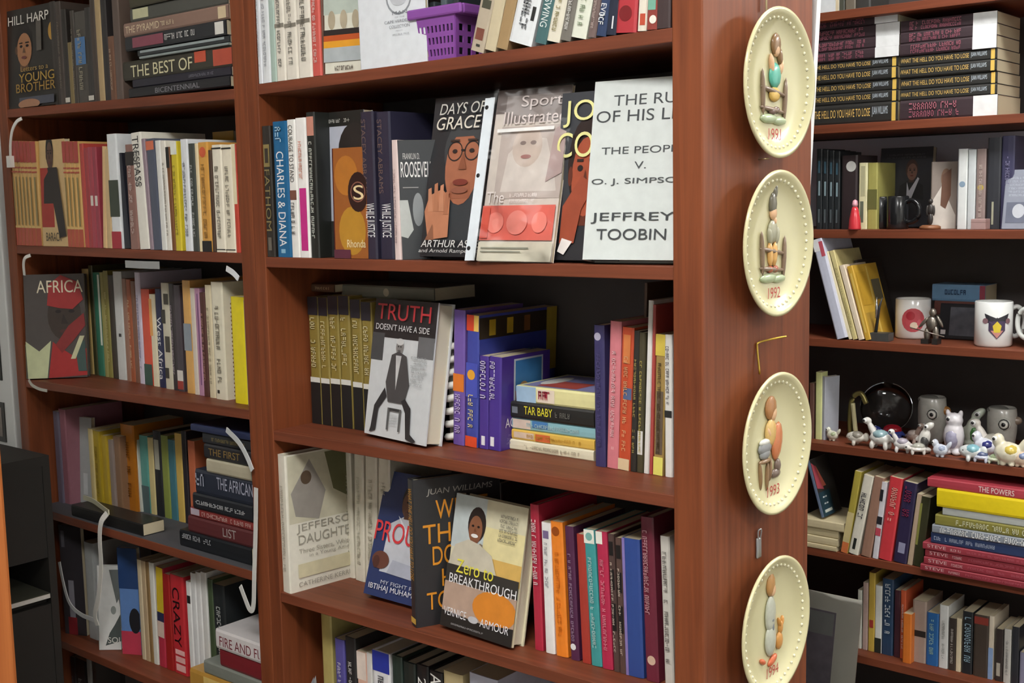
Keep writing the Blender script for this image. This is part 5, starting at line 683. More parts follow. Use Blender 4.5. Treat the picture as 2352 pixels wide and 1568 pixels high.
for rec in BOOKS:
    kind, st, row, label, col = rec[0], rec[-1], rec[-2], rec[-3], rec[-4]
    if kind == 'S':
        x,y,z,wd,d,h,ln,rz = rec[1:9]
        M = Matrix.Translation((x,y,z+wd/2*abs(math.sin(ln))+.0004)) @ Matrix.Rotation(math.radians(rz),4,'Z') @ Matrix.Rotation(ln,4,'Y')
        if rz: M = Matrix.Translation((x-wd/2,y,z+.0004)) @ Matrix.Rotation(math.radians(rz),4,'Z') @ Matrix.Translation((wd/2,0,0))
    elif kind == 'F':
        x,y,z,wd,d,h,ln,an = rec[1:9]
        e = Vector((math.cos(an),math.sin(an),0)); n = Vector((-math.sin(an),math.cos(an),0)); k = Vector((0,0,1))
        fn = -n*math.cos(ln)+k*math.sin(ln); up = n*math.sin(ln)+k*math.cos(ln)
        o = Vector((x,y,z+.0004))-fn*wd/2+k*max(0,wd*math.sin(ln))
        M = Matrix(((fn.x,e.x,up.x,o.x),(fn.y,e.y,up.y,o.y),(fn.z,e.z,up.z,o.z),(0,0,0,1)))
    else:
        xl,xr,y,z,t,d = rec[1:7]; wd = t-.0004; h = xr-xl
        M = Matrix(((0,0,-1,xr),(0,1,0,y),(1,0,0,z+.0002+wd/2),(0,0,0,1)))
    root = thing('book', label, 'book', M, GROUPS[row[0]])
    book_parts(root, wd, d, h, col, st); BOOKROOT[label] = root
STRAPS=[('thin white strap with white end block under the left top shelf', [(-1.5768, -0.006, 0.276 ),
 (-1.5879, -0.012, 0.2693 ),
 (-1.6046, -0.014, 0.2523 ),
 (-1.6156, -0.014, 0.2258 ),
 (-1.6191, -0.014, 0.2007)], 0.007, 0.002, 'd9d7cf', 1 ),
 ('short white strap curling behind the large dark portrait book', [(-1.5829, -0.004, -0.0076 ),
 (-1.5941, -0.01, -0.0129 ),
 (-1.6031, -0.01, -0.026 ),
 (-1.6065, -0.008, -0.0501)], 0.007, 0.002, 'd9d7cf' ),
 ('white strap curving under the third shelf of left bookcase', [(-1.6033, -0.016, -0.2731 ),
 (-1.5901, -0.016, -0.2833 ),
 (-1.5657, -0.014, -0.2899 ),
 (-1.5412, -0.01, -0.2921)], 0.006, 0.002, 'b5b2a8' ),
 ('white pointed strap at the right of the third left row', [(-0.912, -0.004, -0.0211 ),
 (-0.8914, -0.006, -0.0281 ),
 (-0.8764, -0.006, -0.0383)], 0.01, 0.0015, 'dfe2e4' ),
 ('white ribbon slanting across the left lower book stack', [(-0.9567, 0.012, -0.315 ),
 (-0.9118, 0.004, -0.3317 ),
 (-0.8805, -0.004, -0.351 ),
 (-0.86, -0.008, -0.3742)], 0.01, 0.0015, 'c9cccc' ),
 ('long white ribbon looped at the right edge of left bookcase', [(-0.8577, -0.004, -0.4059 ),
 (-0.8621, -0.006, -0.4848 ),
 (-0.8638, -0.012, -0.5629 ),
 (-0.8677, -0.014, -0.6191 ),
 (-0.8784, -0.014, -0.6293 ),
 (-0.8945, -0.012, -0.6107 ),
 (-0.911, -0.008, -0.5932)], 0.01, 0.0015, 'c9c9c4' ),
 ('white and yellow strap end lying on the fourth left shelf', [(-1.5278, 0.05, -0.5329 ),
 (-1.4726, 0.04, -0.5303 ),
 (-1.4025, 0.02, -0.5305 ),
 (-1.3466, 0.0, -0.5267)], 0.01, 0.002, 'c9c6a8' ),
 ('wide white strap hanging before the fifth left row', [(-1.3432, -0.006, -0.5267 ),
 (-1.3549, -0.014, -0.5467 ),
 (-1.3605, -0.016, -0.5836 ),
 (-1.3618, -0.016, -0.6387 ),
 (-1.3792, -0.016, -0.7066 ),
 (-1.4005, -0.014, -0.7489 ),
 (-1.3966, -0.012, -0.773)], 0.013, 0.0015, 'd2d0c8' ),
 ('white strap looping across the dark sleeved magazine', [(-1.5346, -0.012, -0.6623 ),
 (-1.5189, -0.014, -0.7068 ),
 (-1.499, -0.014, -0.746 ),
 (-1.4612, -0.012, -0.7625 ),
 (-1.409, -0.01, -0.7651)], 0.009, 0.0015, 'c4c4c2' ),
 ('grey card tab under the second left shelf', [(-1.2303, -0.002, -0.0195 ),
 (-1.1715, -0.004, -0.0199 ),
 (-1.1176, -0.002, -0.0198)], 0.014, 0.001, '9a9c9a')]
ANIMALS=[('tiny green-white ceramic bird beside the silver card', -0.3806, 1.2982, 'hen', 0.713, ('d9d8c4', 'a8b48c', 'e8e8e0'), 0 ),
 ('ceramic fish with one large white ringed eye', -0.3166, 1.2818, 'fish', 1.15, ('d8d4c8', '9a9488', 'f0f0ec'), 0 ),
 ('ceramic long-necked beast looking left with pale blue back', -0.2554, 1.277, 'neck', 1.322, ('e6e4de', '9ab8be', 'f0f0ee'), 0 ),
 ('cobalt and crimson ceramic turtle', -0.2688, 1.3741, 'turtle', 1.322, ('3c4a9a', 'a82230', 'e8e8f0'), 0.2 ),
 ('small white ceramic horse with pink muzzle', -0.2016, 1.2686, 'neck', 0.977, ('e4e0de', 'b0a8b4', 'f0f0ee'), 0.3 ),
 ('small brown-white ceramic swan with curled neck', -0.2131, 1.364, 'neck', 1.035, ('b8a498', 'd8ccc4', 'f0f0ee'), 2.6 ),
 ('black and white ceramic cat-like figure with long face', -0.1594, 1.2865, 'dolphin', 1.208, ('e2e0d8', '4a4a48', 'f0f0ee'), 0 ),
 ('white ceramic crocodile lying low with black eyes', -0.1652, 1.2661, 'turtle', 0.862, ('e6e2dc', 'b8b8ac', 'f0f0ee'), 0.5 ),
 ('small pale blue ceramic dog', -0.1151, 1.2661, 'hen', 0.862, ('d4dae6', 'a8b4cc', 'f0f0f4'), 0 ),
 ('tall lilac and white ceramic owl', -0.1037, 1.3137, 'owl', 1.782, ('dcd8dc', 'a4a2b8', 'f0f0ec'), 0 ),
 ('green-topped ceramic dolphin behind the aqua fish', -0.0931, 1.3993, 'dolphin', 1.552, ('c8d0c0', '4f8a4c', 'f0f0ee'), 0.4 ),
 ('aqua and white ceramic fish', -0.0513, 1.2661, 'fish', 1.265, ('dfe4e2', '8cc0cc', 'e8e8e4'), 0 ),
 ('navy and white ceramic bird', -0.0369, 1.3164, 'hen', 1.265, ('e0e2ec', '3a3f80', 'f0f0ee'), 0 ),
 ('small navy-spotted white ceramic piglet', -0.0275, 1.2661, 'turtle', 0.805, ('d4d8e8', '5a6488', 'f0f0ee'), 0 ),
 ('white ceramic long-necked beast with pink horns', -0.0261, 1.3345, 'neck', 1.552, ('e8e2da', 'b8b4a8', 'f0f0ee'), 0.2 ),
 ('tiny pale green ceramic frog', 0.0006, 1.2661, 'turtle', 0.713, ('dce2c8', 'a8b890', 'f0f0ee'), 0 ),
 ('cream ceramic elephant with yellow saddle', 0.0274, 1.2661, 'hen', 1.495, ('e6e0c8', 'd8c060', 'f0f0ec'), 0 ),
 ('multicoloured ceramic chick at right edge', 0.0538, 1.2661, 'hen', 1.035, ('d8c0a8', '7a88a8', 'f0f0ec'), 0)]
PRINT7=(-0.6718, 1.1191, -1.42, 0.4, 0.5935, 0.1833)
# ------------------------------------------------------------------ collector plates on the end panel
PLATE = mat('d2cca0',.28,.05,30,'glazed_ceramic',0,.5); PRIM = mat('d9cfa0',.25,.06,30,'glazed_ceramic',0,.5)
def cyl_between(a, b, r, n=6): return tube([a,b], r, n)
def plate(label, z, y, year, figs, hang, tilt):
    X = .0436
    t = thing('collector_plate', label, 'plate', Matrix.Translation((X+.012,y,z)) @ Matrix.Rotation(math.radians(tilt),4,'Y'), 'yearly figurine plates on the end panel')
    R = .0965
    prof = [(0,-.006),(.052,-.006),(.060,-.002),(.075,.003),(R-.002,.0125),(R,.0145),(R-.0005,.0168),(R-.004,.0172),(R-.0085,.0145),(.078,.0085),(.066,.005),(.05,.0036),(0,.003)]
    obj('dish', lathe(prof,72,'x'), PLATE, t)
    bm = bmesh.new()
    for k in range(46):
        a = 2*PI*k/46; rr = .0832
        bmesh.ops.create_icosphere(bm, subdivisions=1, radius=1, matrix=Matrix.Translation((.0118,rr*math.cos(a),rr*math.sin(a))) @ Matrix.Diagonal((.0022,.0026,.0026,1)))
    for f in bm.faces: f.smooth = True
    tag(obj('bead_border', bm, mat('e6e2c4',.25,.03,30,'glazed_ceramic',0,.5), t), kind='stuff')
    # painted relief: groups of flattened ellipsoids (a to the right, b up, ra, rb, turn)
    for nm, hexc, els in figs:
        lst = []
        for e in els:
            a, b, ra, rb = e[:4]; th = e[4] if len(e) > 4 else 0; dx = e[5] if len(e) > 5 else .0035
            lst.append(((.0055,a,b),(dx,ra,rb),Matrix.Rotation(math.radians(th),3,'X')))
        obj(nm, ellipsoids(lst,2), mat(hexc,.35,.18,140,'glazed_ceramic',0,.4), t)
    vv, ff = GLYPH[year]; 
    obj('year_lettering', pydata([(.0080,-.017+.034*x,-.0725+.0145*yy) for x,yy in vv],ff), mat('b8433c',.4), t)
    hang(t)
    return t
def fence(dy=0, b0=-.0455):
    return [('relief_fence','86705c',[(-.030+dy,-.012,.0034,.030,4),(.031+dy,-.020,.0034,.030,-4),(-.002+dy,-.010,.036,.0035,-8),(-.002+dy,-.034,.036,.0035,-5)]),
            ('relief_grass','a9b892',[(-.012+dy,b0,.024,.0065),(.016+dy,b0-.002,.020,.006)])]
def cord(t):
    obj('hanging_cord', cyl_between((-.008,0,.094),(-.010,0,.20),.0014), mat('d8cda4',.6), t)
def nail(t):
    obj('hanging_nail', cyl_between((-.011,-.012,.110),(.004,-.012,.111),.0012), mat('c8b890',.35,.05,50,'metal',.9), t)
def goldhook(t):
    obj('hanging_hook', tube(spline([(-.006,-.014,.094),(-.010,-.014,.130),(-.009,-.012,.136),(-.002,.004,.139),(.012,.026,.142)]),.0014), mat('c9a84a',.3,.08,50,'metal',.9), t)
def clip(t):
    o = obj('hanging_clip', boxes([((-.011,-.013,.093),(-.007,-.001,.122))]), mat('b8bcc0',.3,.05,50,'metal',.9), t); bevel(o,.003)
    obj('clip_loop', tube(spline([(-.008,-.010,.120),(-.007,-.012,.132),(-.006,-.005,.133),(-.008,-.004,.120)]),.0012), mat('b8bcc0',.3,.05,50,'metal',.9), t)
SK='e2b68c'
plate('cream collector plate 1991, child in teal dress on fence, topmost', .2313, .1505, '1991',
 fence()+[('relief_hair','8d6a44',[(.003,.050,.013,.015),(.014,.036,.006,.012,15)]),('relief_skin',SK,[(.004,.044,.0085,.0105),(-.008,.024,.005,.014,10),(.018,.022,.004,.011,-15)]),
 ('relief_dress','57b5a0',[(.002,.010,.016,.017)]),('relief_apron','d8b25a',[(.002,-.014,.015,.010)]),('relief_shoes','6a5248',[(-.004,-.036,.010,.005),(.008,-.034,.008,.005)])], cord, 1.0)
plate('cream collector plate 1992, child with pointed cap on fence, second', .0235, .1505, '1992',
 fence()+[('relief_cap','6e6a5a',[(-.002,.052,.010,.016),(.003,.068,.005,.012,-12)]),('relief_skin',SK,[(-.001,.040,.009,.010),(.002,.030,.004,.006)]),
 ('relief_coat','a7a58c',[(-.002,.016,.013,.016),(-.010,.010,.005,.012,12),(.010,.010,.005,.012,-12)]),('relief_trousers','d9a860',[(-.008,-.014,.0065,.017,5),(.004,-.014,.0065,.017,-5)]),('relief_shoes','a8583c',[(-.008,-.034,.008,.005),(.006,-.034,.008,.005)])], nail, .5)
plate('cream collector plate 1993, child washing at tub on stool, third', -.2445, .1505, '1993',
 [('relief_hair','b07a48',[(-.004,.048,.016,.017)]),('relief_skin',SK,[(.002,.040,.010,.011),(-.010,.014,.005,.012,30)]),('relief_shirt','d9b46c',[(-.004,.014,.016,.020)]),
 ('relief_skirt','c9784a',[(.014,.000,.015,.027,-10)]),('relief_tub','8d8f90',[(-.020,-.004,.019,.010),(-.020,-.012,.015,.008)]),('relief_suds','dcdcd4',[(-.020,.004,.016,.005)]),
 ('relief_stool','8a6c4c',[(-.020,-.022,.018,.0035),(-.033,-.040,.0028,.020,4),(-.014,-.044,.0028,.020,-4),(-.006,-.036,.0028,.016,-6)]),('relief_shoes','6e5c50',[(.010,-.044,.014,.007),(.016,-.034,.008,.010)])], goldhook, 0)
plate('cream collector plate 1994, child in grey smock with small deer, lowest', -.4985, .1500, '1994',
 [('relief_hair','bb8a50',[(.000,.056,.012,.017)]),('relief_skin',SK,[(.005,.048,.008,.010)]),('relief_smock','b9bcac',[(-.001,.014,.015,.028),(-.001,-.022,.016,.024)]),('relief_bow','7a8288',[(.001,.006,.007,.005),(.003,-.004,.004,.008)]),
 ('relief_deer','c98f48',[(.024,-.030,.010,.013),(.028,-.012,.005,.010,-10),(.024,-.004,.002,.008,15),(.032,-.004,.002,.008,-15)]),('relief_slippers','c8643c',[(.004,-.052,.014,.006,20),(-.024,-.046,.008,.004,-30)])], clip, -.5)
# ------------------------------------------------------------------ white board leaning behind the end panel
o = obj('foam_board', boxes([((-.32,.3,-.28),(.0,.312,.34))]), mat('e8eaea',.6,.03), None)
o.matrix_world = Matrix.Translation((.042,.012,.34)) @ Matrix.Rotation(math.radians(2.9),4,'Y')
tag(o,'white board with slanting edge showing behind the topmost plate','board')
# ------------------------------------------------------------------ purple basket
def basket(label, x0, x1, y0, y1, z, h):
    t = thing('plastic_basket', label, 'basket', ((x0+x1)/2,(y0+y1)/2,z)); pm = mat('8a4fa0',.35,.06,40,'plastic'); cx, cy = (x1-x0)/2, (y1-y0)/2; tp = .006
    def wall(nx, hz, place):
        # a lattice of bars: nx holes across, three rows of holes
        v, f = [], []
        zs = [0,.006]; 
        for k in range(3): zs += [.006+k*.0165+.0095,.006+(k+1)*.0165]
        xs = [0]; pitch = 1/(nx+.4)
        for k in range(nx): xs += [pitch*(k+.4),pitch*(k+.9)]
        xs += [1]; zs += [h]
        zs = sorted(set(zs)); idx = {}
        for i, a in enumerate(xs):
            for j, b in enumerate(zs): idx[i,j] = len(v); v.append(place(a,b))
        for i in range(len(xs)-1):
            for j in range(len(zs)-1):
                if i%2 == 1 and j in (1,3,5): continue
                f.append((idx[i,j],idx[i+1,j],idx[i+1,j+1],idx[i,j+1]))
        o = obj('basket_wall', pydata(v,f), pm, t); md = o.modifiers.new('s','SOLIDIFY'); md.thickness = .0022; md.offset = 0; return o
    g = lambda b: tp*b/h
    wall(9,h,lambda a,b:(-cx-g(b)+(2*cx+2*g(b))*a,-cy-g(b),b)); wall(9,h,lambda a,b:(cx+g(b)-(2*cx+2*g(b))*a,cy+g(b),b))
    wall(8,h,lambda a,b:(-cx-g(b),cy+g(b)-(2*cy+2*g(b))*a if False else cy+g(b)-(2*cy+2*g(b))*a,b)); wall(8,h,lambda a,b:(cx+g(b),-cy-g(b)+(2*cy+2*g(b))*a,b))
    obj('basket_floor', boxes([((-cx,-cy,0),(cx,cy,.002))]), pm, t)
    e = tp+.016; i = tp-.001
    o = obj('rim', boxes([((-cx-e,-cy-e*.5,h-.002),(cx+e,-cy-i,h+.013)),((-cx-e,cy+i,h-.002),(cx+e,cy+e*.5,h+.013)),((-cx-e,-cy-i,h-.002),(-cx-i,cy+i,h+.013)),((cx+i,-cy-i,h-.002),(cx+e,cy+i,h+.013))]), pm, t); bevel(o,.003)
    return t
basket('purple plastic basket with square holes beside the white seal document',-.436,-.372,.012,.16,.2922,.062)
for k,(x,hh,c) in enumerate(((-.43,.085,'3c4448'),(-.41,.092,'58646a'),(-.39,.088,'30363a'))):
    o = obj('card_pouch', boxes([((-.006,0,0),(.006,.11,hh))]), mat(c,.35,.15,60,'vinyl')); o.matrix_world = Matrix.Translation((x,.03,.2952)) @ Matrix.Rotation(math.radians(3*(k-1)),4,'Y'); bevel(o,.002)
    tag(o,['dark slate pouch leftmost in the purple basket','grey-blue pouch in the middle of the purple basket','black pouch rightmost in the purple basket'][k],'pouch','pouches in the purple basket')
# ------------------------------------------------------------------ comb-bound notebook, coil notebook, sleeve
def comb_book(label, x, y, z, w, d, h, n, cover, ringc, rr):
    t = thing('notebook', label, 'notebook', (x,y,z+.0004))
    obj('cover', boxes([((-w/2,.004,0),(-w/2+.001,d,h)),((w/2-.001,.004,0),(w/2,d,h))]), mat(cover,.45), t)
    obj('page_block', boxes([((-w/2+.0012,.006,.002),(w/2-.0012,d-.002,h-.002))]), page_mat('b8b4a8'), t)
    for k in range(n):
        zz = h*(k+.5)/n; pts = [(w*.5*math.cos(a)*1.05,.006-w*.55*math.sin(a),zz+.002*math.cos(a)) for a in [PI*j/8 for j in range(9)]]
        obj('ring', tube(pts,rr,6), mat(ringc,.4), t)
    return t
comb_book('black comb-bound notebook with white rings beside the white TRUTH hardback',-.4762,.092,-.2975,.016,.17,.165,8,'1e1e20','e6e4dc',.0062)
comb_book('tan coil-bound notebook next to the tall bright yellow book',-.9700,.046,-.2703,.010,.15,.185,24,'d8b286','7a4a34',.0018)
mag = next(r for l,r in BOOKROOT.items() if l.startswith('sports magazine'))
MM = mag.matrix_world.copy() if False else mag.matrix_basis.copy()
t = thing('plastic_sleeve','clear glossy plastic sleeve with punched white strip around sports magazine','sleeve', MM @ Matrix.Translation((.0042,0,0)))
rs = random.Random(3); v, f = [], []; nx, nz = 14, 24
for i in range(nx):
    for j in range(nz):
        a, b = i/(nx-1), j/(nz-1); v.append((.0035+.0022*math.sin(7*a+9*b+2*math.sin(5*b))+.0012*rs.random(),-.004+.142*a,.001+.262*b))
for i in range(nx-1):
    for j in range(nz-1): f.append((i*nz+j,(i+1)*nz+j,(i+1)*nz+j+1,i*nz+j+1))
obj('clear_sheet', pydata(v,f,smooth=True), clear_mat(), t)
obj('binding_strip', boxes([((-.0005,-.022,.0),(.0005,-.0125,.240)),((.0008,-.0115,.0),(.0018,-.003,.240))]), mat('dbe4ea',.35), t)
for zz in (.018,.125,.226): obj('punch_hole', lathe([(0,.0006),(.0032,.0006),(.0032,-.0002)],16,'x'), mat('1c1c1e',.6), t, Matrix.Translation((.0002,-.0172,zz)))
# ------------------------------------------------------------------ white straps hanging on the left bookcase
def strap(label, pts, wd, th=.0012, col='d9d7cf', end=None):
    P = spline(pts,6); v, f = [], []
    for i, p in enumerate(P):
        tn = (P[min(i+1,len(P)-1)]-P[max(i-1,0)]).normalized(); s = tn.cross(Vector((0,-1,0))).normalized(); n = tn.cross(s)
        for a, b in ((-1,-1),(1,-1),(1,1),(-1,1)): v.append(tuple(p+s*wd/2*a+n*th/2*b))
    for i in range(len(P)-1):
        for k in range(4): f.append((i*4+k,i*4+(k+1)%4,(i+1)*4+(k+1)%4,(i+1)*4+k))
    f += [(3,2,1,0),tuple(len(P)*4-4+k for k in range(4))]
    t = thing('hanging_strap', label, 'strap', tuple(P[-1]), 'white straps on the left bookcase'); me = pydata([tuple(Vector(q)-P[-1]) for q in v],f)
    obj('band', me, mat(col,.45,.06,50,'webbing'), t)
    if end: obj('buckle', boxes([((-.007,-.006,-.024),(.007,.004,.0))]), mat('e4e2dc',.4), t)
    return t
for a in STRAPS: strap(*a)
# ------------------------------------------------------------------ left edge: photo frame, black cabinet, wooden post
t = thing('photo_frame','white multi-photo frame hanging at the far left edge','picture frame',(-1.90,.02,-.458))
bevel(obj('frame_board', boxes([((-.2,-.022,0),(.192,-.001,.80))]), mat('dadcda',.5,.04,12), t),.003)
for (a0,b0,a1,b1,c,cc) in ((.03,.03,.155,.12,'20201e','7d726a'),(-.16,.03,.02,.12,'2a2826','8a7a70'),(.05,.17,.155,.275,'1c1c1a','c8ccc0'),(-.15,.17,.03,.275,'2a2826','9a8a80'),(.04,.31,.150,.44,'2a2624','4a4440'),(-.15,.31,.02,.44,'2a2826','7a8088')):
    p = obj('photo_mount', boxes([((a0,-.0245,b0),(a1,-.022,b1))]), mat(c,.4), t); obj('photograph', boxes([((a0+.012,-.0252,b0+.012),(a1-.012,-.0245,b1-.012))]), mat(cc,.35,.5,40), p)
t = thing('side_cabinet','black open-sided cabinet in front of the left bookcase, at lower left','cabinet',(-1.56,-.28,FLOOR)); bk = mat('24221f',.6,.15,20,'black_laminate'); H0 = -.395-FLOOR
obj('top_panel', boxes([((-.175,-.18,H0-.02),(.175,.18,H0))]), bk, t); obj('base_panel', boxes([((-.175,-.18,0),(.175,.18,.06))]), bk, t)
obj('end_panel', boxes([((-.175,.165,.06),(.175,.18,H0-.02))]), bk, t); obj('end_panel', boxes([((-.175,-.18,.06),(.175,-.165,H0-.02))]), bk, t); obj('back_panel', boxes([((-.175,-.165,.06),(-.16,.165,H0-.02))]), bk, t)
obj('door', boxes([((.155,-.165,H0-.205),(.172,.165,H0-.02))]), bk, t); obj('door', boxes([((.155,-.165,.06),(.172,.165,H0-.30))]), bk, t)
obj('shelf', boxes([((-.16,-.165,H0-.30),(.155,.165,H0-.285))]), bk, t)
t = thing('magazine','dark magazine with white edge lying in the black cabinet slot','magazine',(-1.46,-.26,-.68))
bevel(obj('page_block', boxes([((-.10,-.14,0),(.082,.14,.009))]), mat('c9c6bf',.6), t),.001); obj('cover', boxes([((-.10,-.14,.0092),(.082,.14,.0105))]), mat('4a4a40',.3,.6,14), t)
obj('printed_picture', boxes([((.0,-.02,.0106),(.06,.05,.0108))]), mat('b8b09c',.3,.5,60), t)
o = obj('wooden_post', boxes([((-.09,-.05,0),(.09,.05,1.95))]), wood('orange_pine','b0602e','cf7c42','z',.45,.2)); o.location = (-1.060,-.45,FLOOR); bevel(o,.006)
tag(o,'orange-brown wooden post at the lower left edge, nearest the viewer','post')
# ------------------------------------------------------------------ right bookcase: backing sheet, mugs, ornaments
YR = 1.2541
o = obj('backing_sheet', boxes([((-.59,YR+.283,.0065),(.49,YR+.2885,.218))]), mat('dcdeee',.6,.06,10,'card')); tag(o,'pale lavender-grey sheet behind the third row of the right bookcase','board')
def wrap(mesh_pts, r, z0): # unit plane (s along the wall to the right, z) -> cylinder facing -y, eps proud
    return [(r*math.sin(s/r),-r*math.cos(s/r),z0+z) for s,z in mesh_pts]
def mug(label, x, y, z, r, h, col, hang, emblem=(), group='mugs on the right bookcase'):
    t = thing('mug', label, 'mug', Matrix.Translation((x,y,z+.0004)), group); m = mat(col,.2,.03,30,'glazed_ceramic',0,.4)
    obj('cup', lathe([(0,0),(r*.92,0),(r,.004),(r,h-.002),(r-.0015,h),(r-.0035,h-.002),(r-.0035,.008),(0,.007)],40), m, t)
    pts = [(math.cos(hang)*(r-.002+k[0]),math.sin(hang)*(r-.002+k[0]),k[1]) for k in [(0,h*.82),(.014,h*.86),(.027,h*.72),(.030,h*.5),(.024,h*.3),(.010,h*.2),(0,h*.24)]]
    obj('handle', tube(spline(pts,5),.0052,10), m, t)
    rot = Matrix.Rotation(math.radians(28),3,'Z')
    for i,(pts2,c) in enumerate(emblem):
        ctr = (sum(p[0] for p in pts2)/len(pts2),sum(p[1] for p in pts2)/len(pts2)); fine = []
        for j,p in enumerate(pts2):
            q = pts2[(j+1)%len(pts2)]
            for k in range(4): fine.append((p[0]+(q[0]-p[0])*k/4,p[1]+(q[1]-p[1])*k/4))
        rings = [[(ctr[0]+(p[0]-ctr[0])*s,ctr[1]+(p[1]-ctr[1])*s) for p in fine] for s in (1,.66,.33)]
        v = []; f = []; n = len(fine)
        for rg in rings: v += wrap(rg,r+.0003*(i+1),h*.48)
        v += wrap([ctr],r+.0003*(i+1),h*.48)
        for k in range(2):
            for j in range(n): f.append((k*n+j,k*n+(j+1)%n,(k+1)*n+(j+1)%n,(k+1)*n+j))
        for j in range(n): f.append((2*n+j,2*n+(j+1)%n,3*n))
        o = obj('emblem', pydata([tuple(rot @ Vector(p)) for p in v],f), mat(c,.3,.1,90), t)
    return t
circ = lambda cx,cz,rx,rz,n=14: [(cx+rx*math.cos(2*PI*k/n),cz+rz*math.sin(2*PI*k/n)) for k in range(n)]
mug('white mug with dark winged shield crest and gold centre',-.026,YR+.062,-.243,.0385,.096,'eceeec',math.radians(40),
 [([(-.026,.026),(-.004,.014),(0,.018),(.004,.014),(.026,.026),(.020,.006),(-.020,.006)],'35343a'),(circ(-.024,.010,.006,.006),'8a6a70'),(circ(.024,.010,.006,.006),'8a6a70'),([(-.017,.010),(.017,.010),(.017,-.010),(0,-.028),(-.017,-.010)],'4a3e58'),([(-.013,-.010),(.013,-.010),(0,-.026)],'c88a80'),([(-.009,.000),(0,.010),(.009,.000),(.006,-.014),(-.006,-.014)],'dcc63c')])
mug('white mug with round red emblem, beside the leaning golden cover',-.224,YR+.12,-.243,.0385,.090,'eae9e6',math.radians(110),[(circ(-.004,.0,.026,.027,18),'c0525a'),(circ(-.010,.010,.010,.010),'a8323c'),(circ(-.002,-.012,.009,.008),'ecd8c0'),(circ(.010,-.006,.006,.008),'d0606a')])
mug('white mug with green leaf decoration at the right edge',.083,YR+.05,-.243,.039,.094,'e4e8e4',math.radians(160),[(circ(-.01,.014,.020,.022),'4f8a48'),(circ(-.014,-.012,.014,.016),'6a6e6a'),(circ(-.014,-.012,.008,.010),'dce0dc')])
mug('black glossy mug with handle turned left, third row',-.284,YR+.075,.006,.0235,.072,'1f2022',math.radians(190))
mug('black glossy mug with handle turned right, third row',-.236,YR+.05,.006,.0235,.073,'1d1e20',math.radians(-8))
t = thing('red_lamp_ornament','small red cone-shaped ornament with pink tip before dark books','ornament',(-.317,YR+.008,.0064))
obj('cone', lathe([(0,0),(.0135,0),(.0140,.003),(.0125,.022),(.0085,.042),(.006,.050),(0,.051)],28), mat('d83a44',.25,.1,40,'glass',0,.5), t); obj('tip', lathe([(0,.0505),(.0055,.0505),(.0065,.056),(.005,.064),(0,.067)],24), mat('e4a8b4',.25), t)
t = thing('small_box','pinkish small box under the charcoal and indigo books, third row','box',(-.045,YR+.005,.0064)); bevel(obj('carton', boxes([((-.015,0,0),(.015,.03,.022))]), mat('a98a86',.6), t),.001); obj('lid_line', boxes([((-.0153,-.0003,.015),(.0153,.0303,.0156))]), mat('8a6e6a',.6), t)
t = thing('trophy_figure','small dark figure on a round wooden base beside black mug','figurine',(-.155,YR+.03,.0064)); obj('base', lathe([(0,0),(.022,0),(.022,.006),(.016,.009),(0,.009)],28), mat('8a5a3c',.4), t)
obj('figure', ellipsoids([((0,0,.022),(.006,.005,.014)),((0,0,.042),(.007,.005,.013)),((0,0,.060),(.005,.005,.006)),((-.007,0,.040),(.003,.003,.012)),((.007,0,.040),(.003,.003,.012))]), mat('3a3634',.35), t)
# fourth row
t = thing('standing_photo','dark framed photo standing between the metal statuette and crest mug','picture frame',Matrix.Translation((-.118,YR+.13,-.2426)) @ Matrix.Rotation(math.radians(-10),4,'X') ); bevel(obj('frame', boxes([((-.05,-.006,0),(.05,.006,.08))]), mat('222226',.35), t),.002)
obj('photograph', boxes([((-.026,-.0068,.008),(.045,-.006,.072))]), mat('5a5c64',.2,.5,50), t); obj('mount', boxes([((-.045,-.0066,.01),(-.034,-.006,.02))]), mat('c8c8c8',.4), t)
t = thing('metal_statuette','grey metal soldier-like statuette between the two white mugs','figurine',(-.145,YR+.03,-.2426)); g = mat('8a8278',.3,.4,120,'metal',.7)
obj('feet', boxes([((-.022,-.010,0),(-.006,.012,.010)),((.004,-.014,0),(.016,.010,.012))]), mat('2a2826',.4), t)
obj('body', ellipsoids([((-.012,0,.020),(.007,.007,.016)),((.008,-.002,.022),(.007,.007,.018)),((-.002,0,.044),(.013,.010,.018)),((0,0,.068),(.008,.008,.010)),((-.018,-.006,.046),(.004,.004,.016),Matrix.Rotation(.7,3,'Y')),((.017,-.004,.050),(.004,.004,.015),Matrix.Rotation(-.5,3,'Y'))]), g, t)
obj('spear', tube([(-.046,-.01,.034),(.03,-.012,.018)],.0013,6), g, t)
t = thing('bronze_easel','dark little easel ornament with silver blade beside golden cover','ornament',(-.262,YR+.03,-.2426)); obj('base', boxes([((-.024,-.015,0),(.024,.015,.018))]), mat('6a6c6a',.35,.2,60,'metal',.6), t)
obj('upright', tube([(-.012,0,.016),(-.006,.004,.075),(.0,.006,.096)],.004,8,[1,.8,.3]), mat('2c2c2e',.35), t); obj('blade', tube([(-.010,-.004,.05),(-.009,-.004,.075),(-.0085,-.004,.098)],.0035,6,[.6,1,.1]), mat('c4c8cc',.2,.05,50,'metal',.9), t)
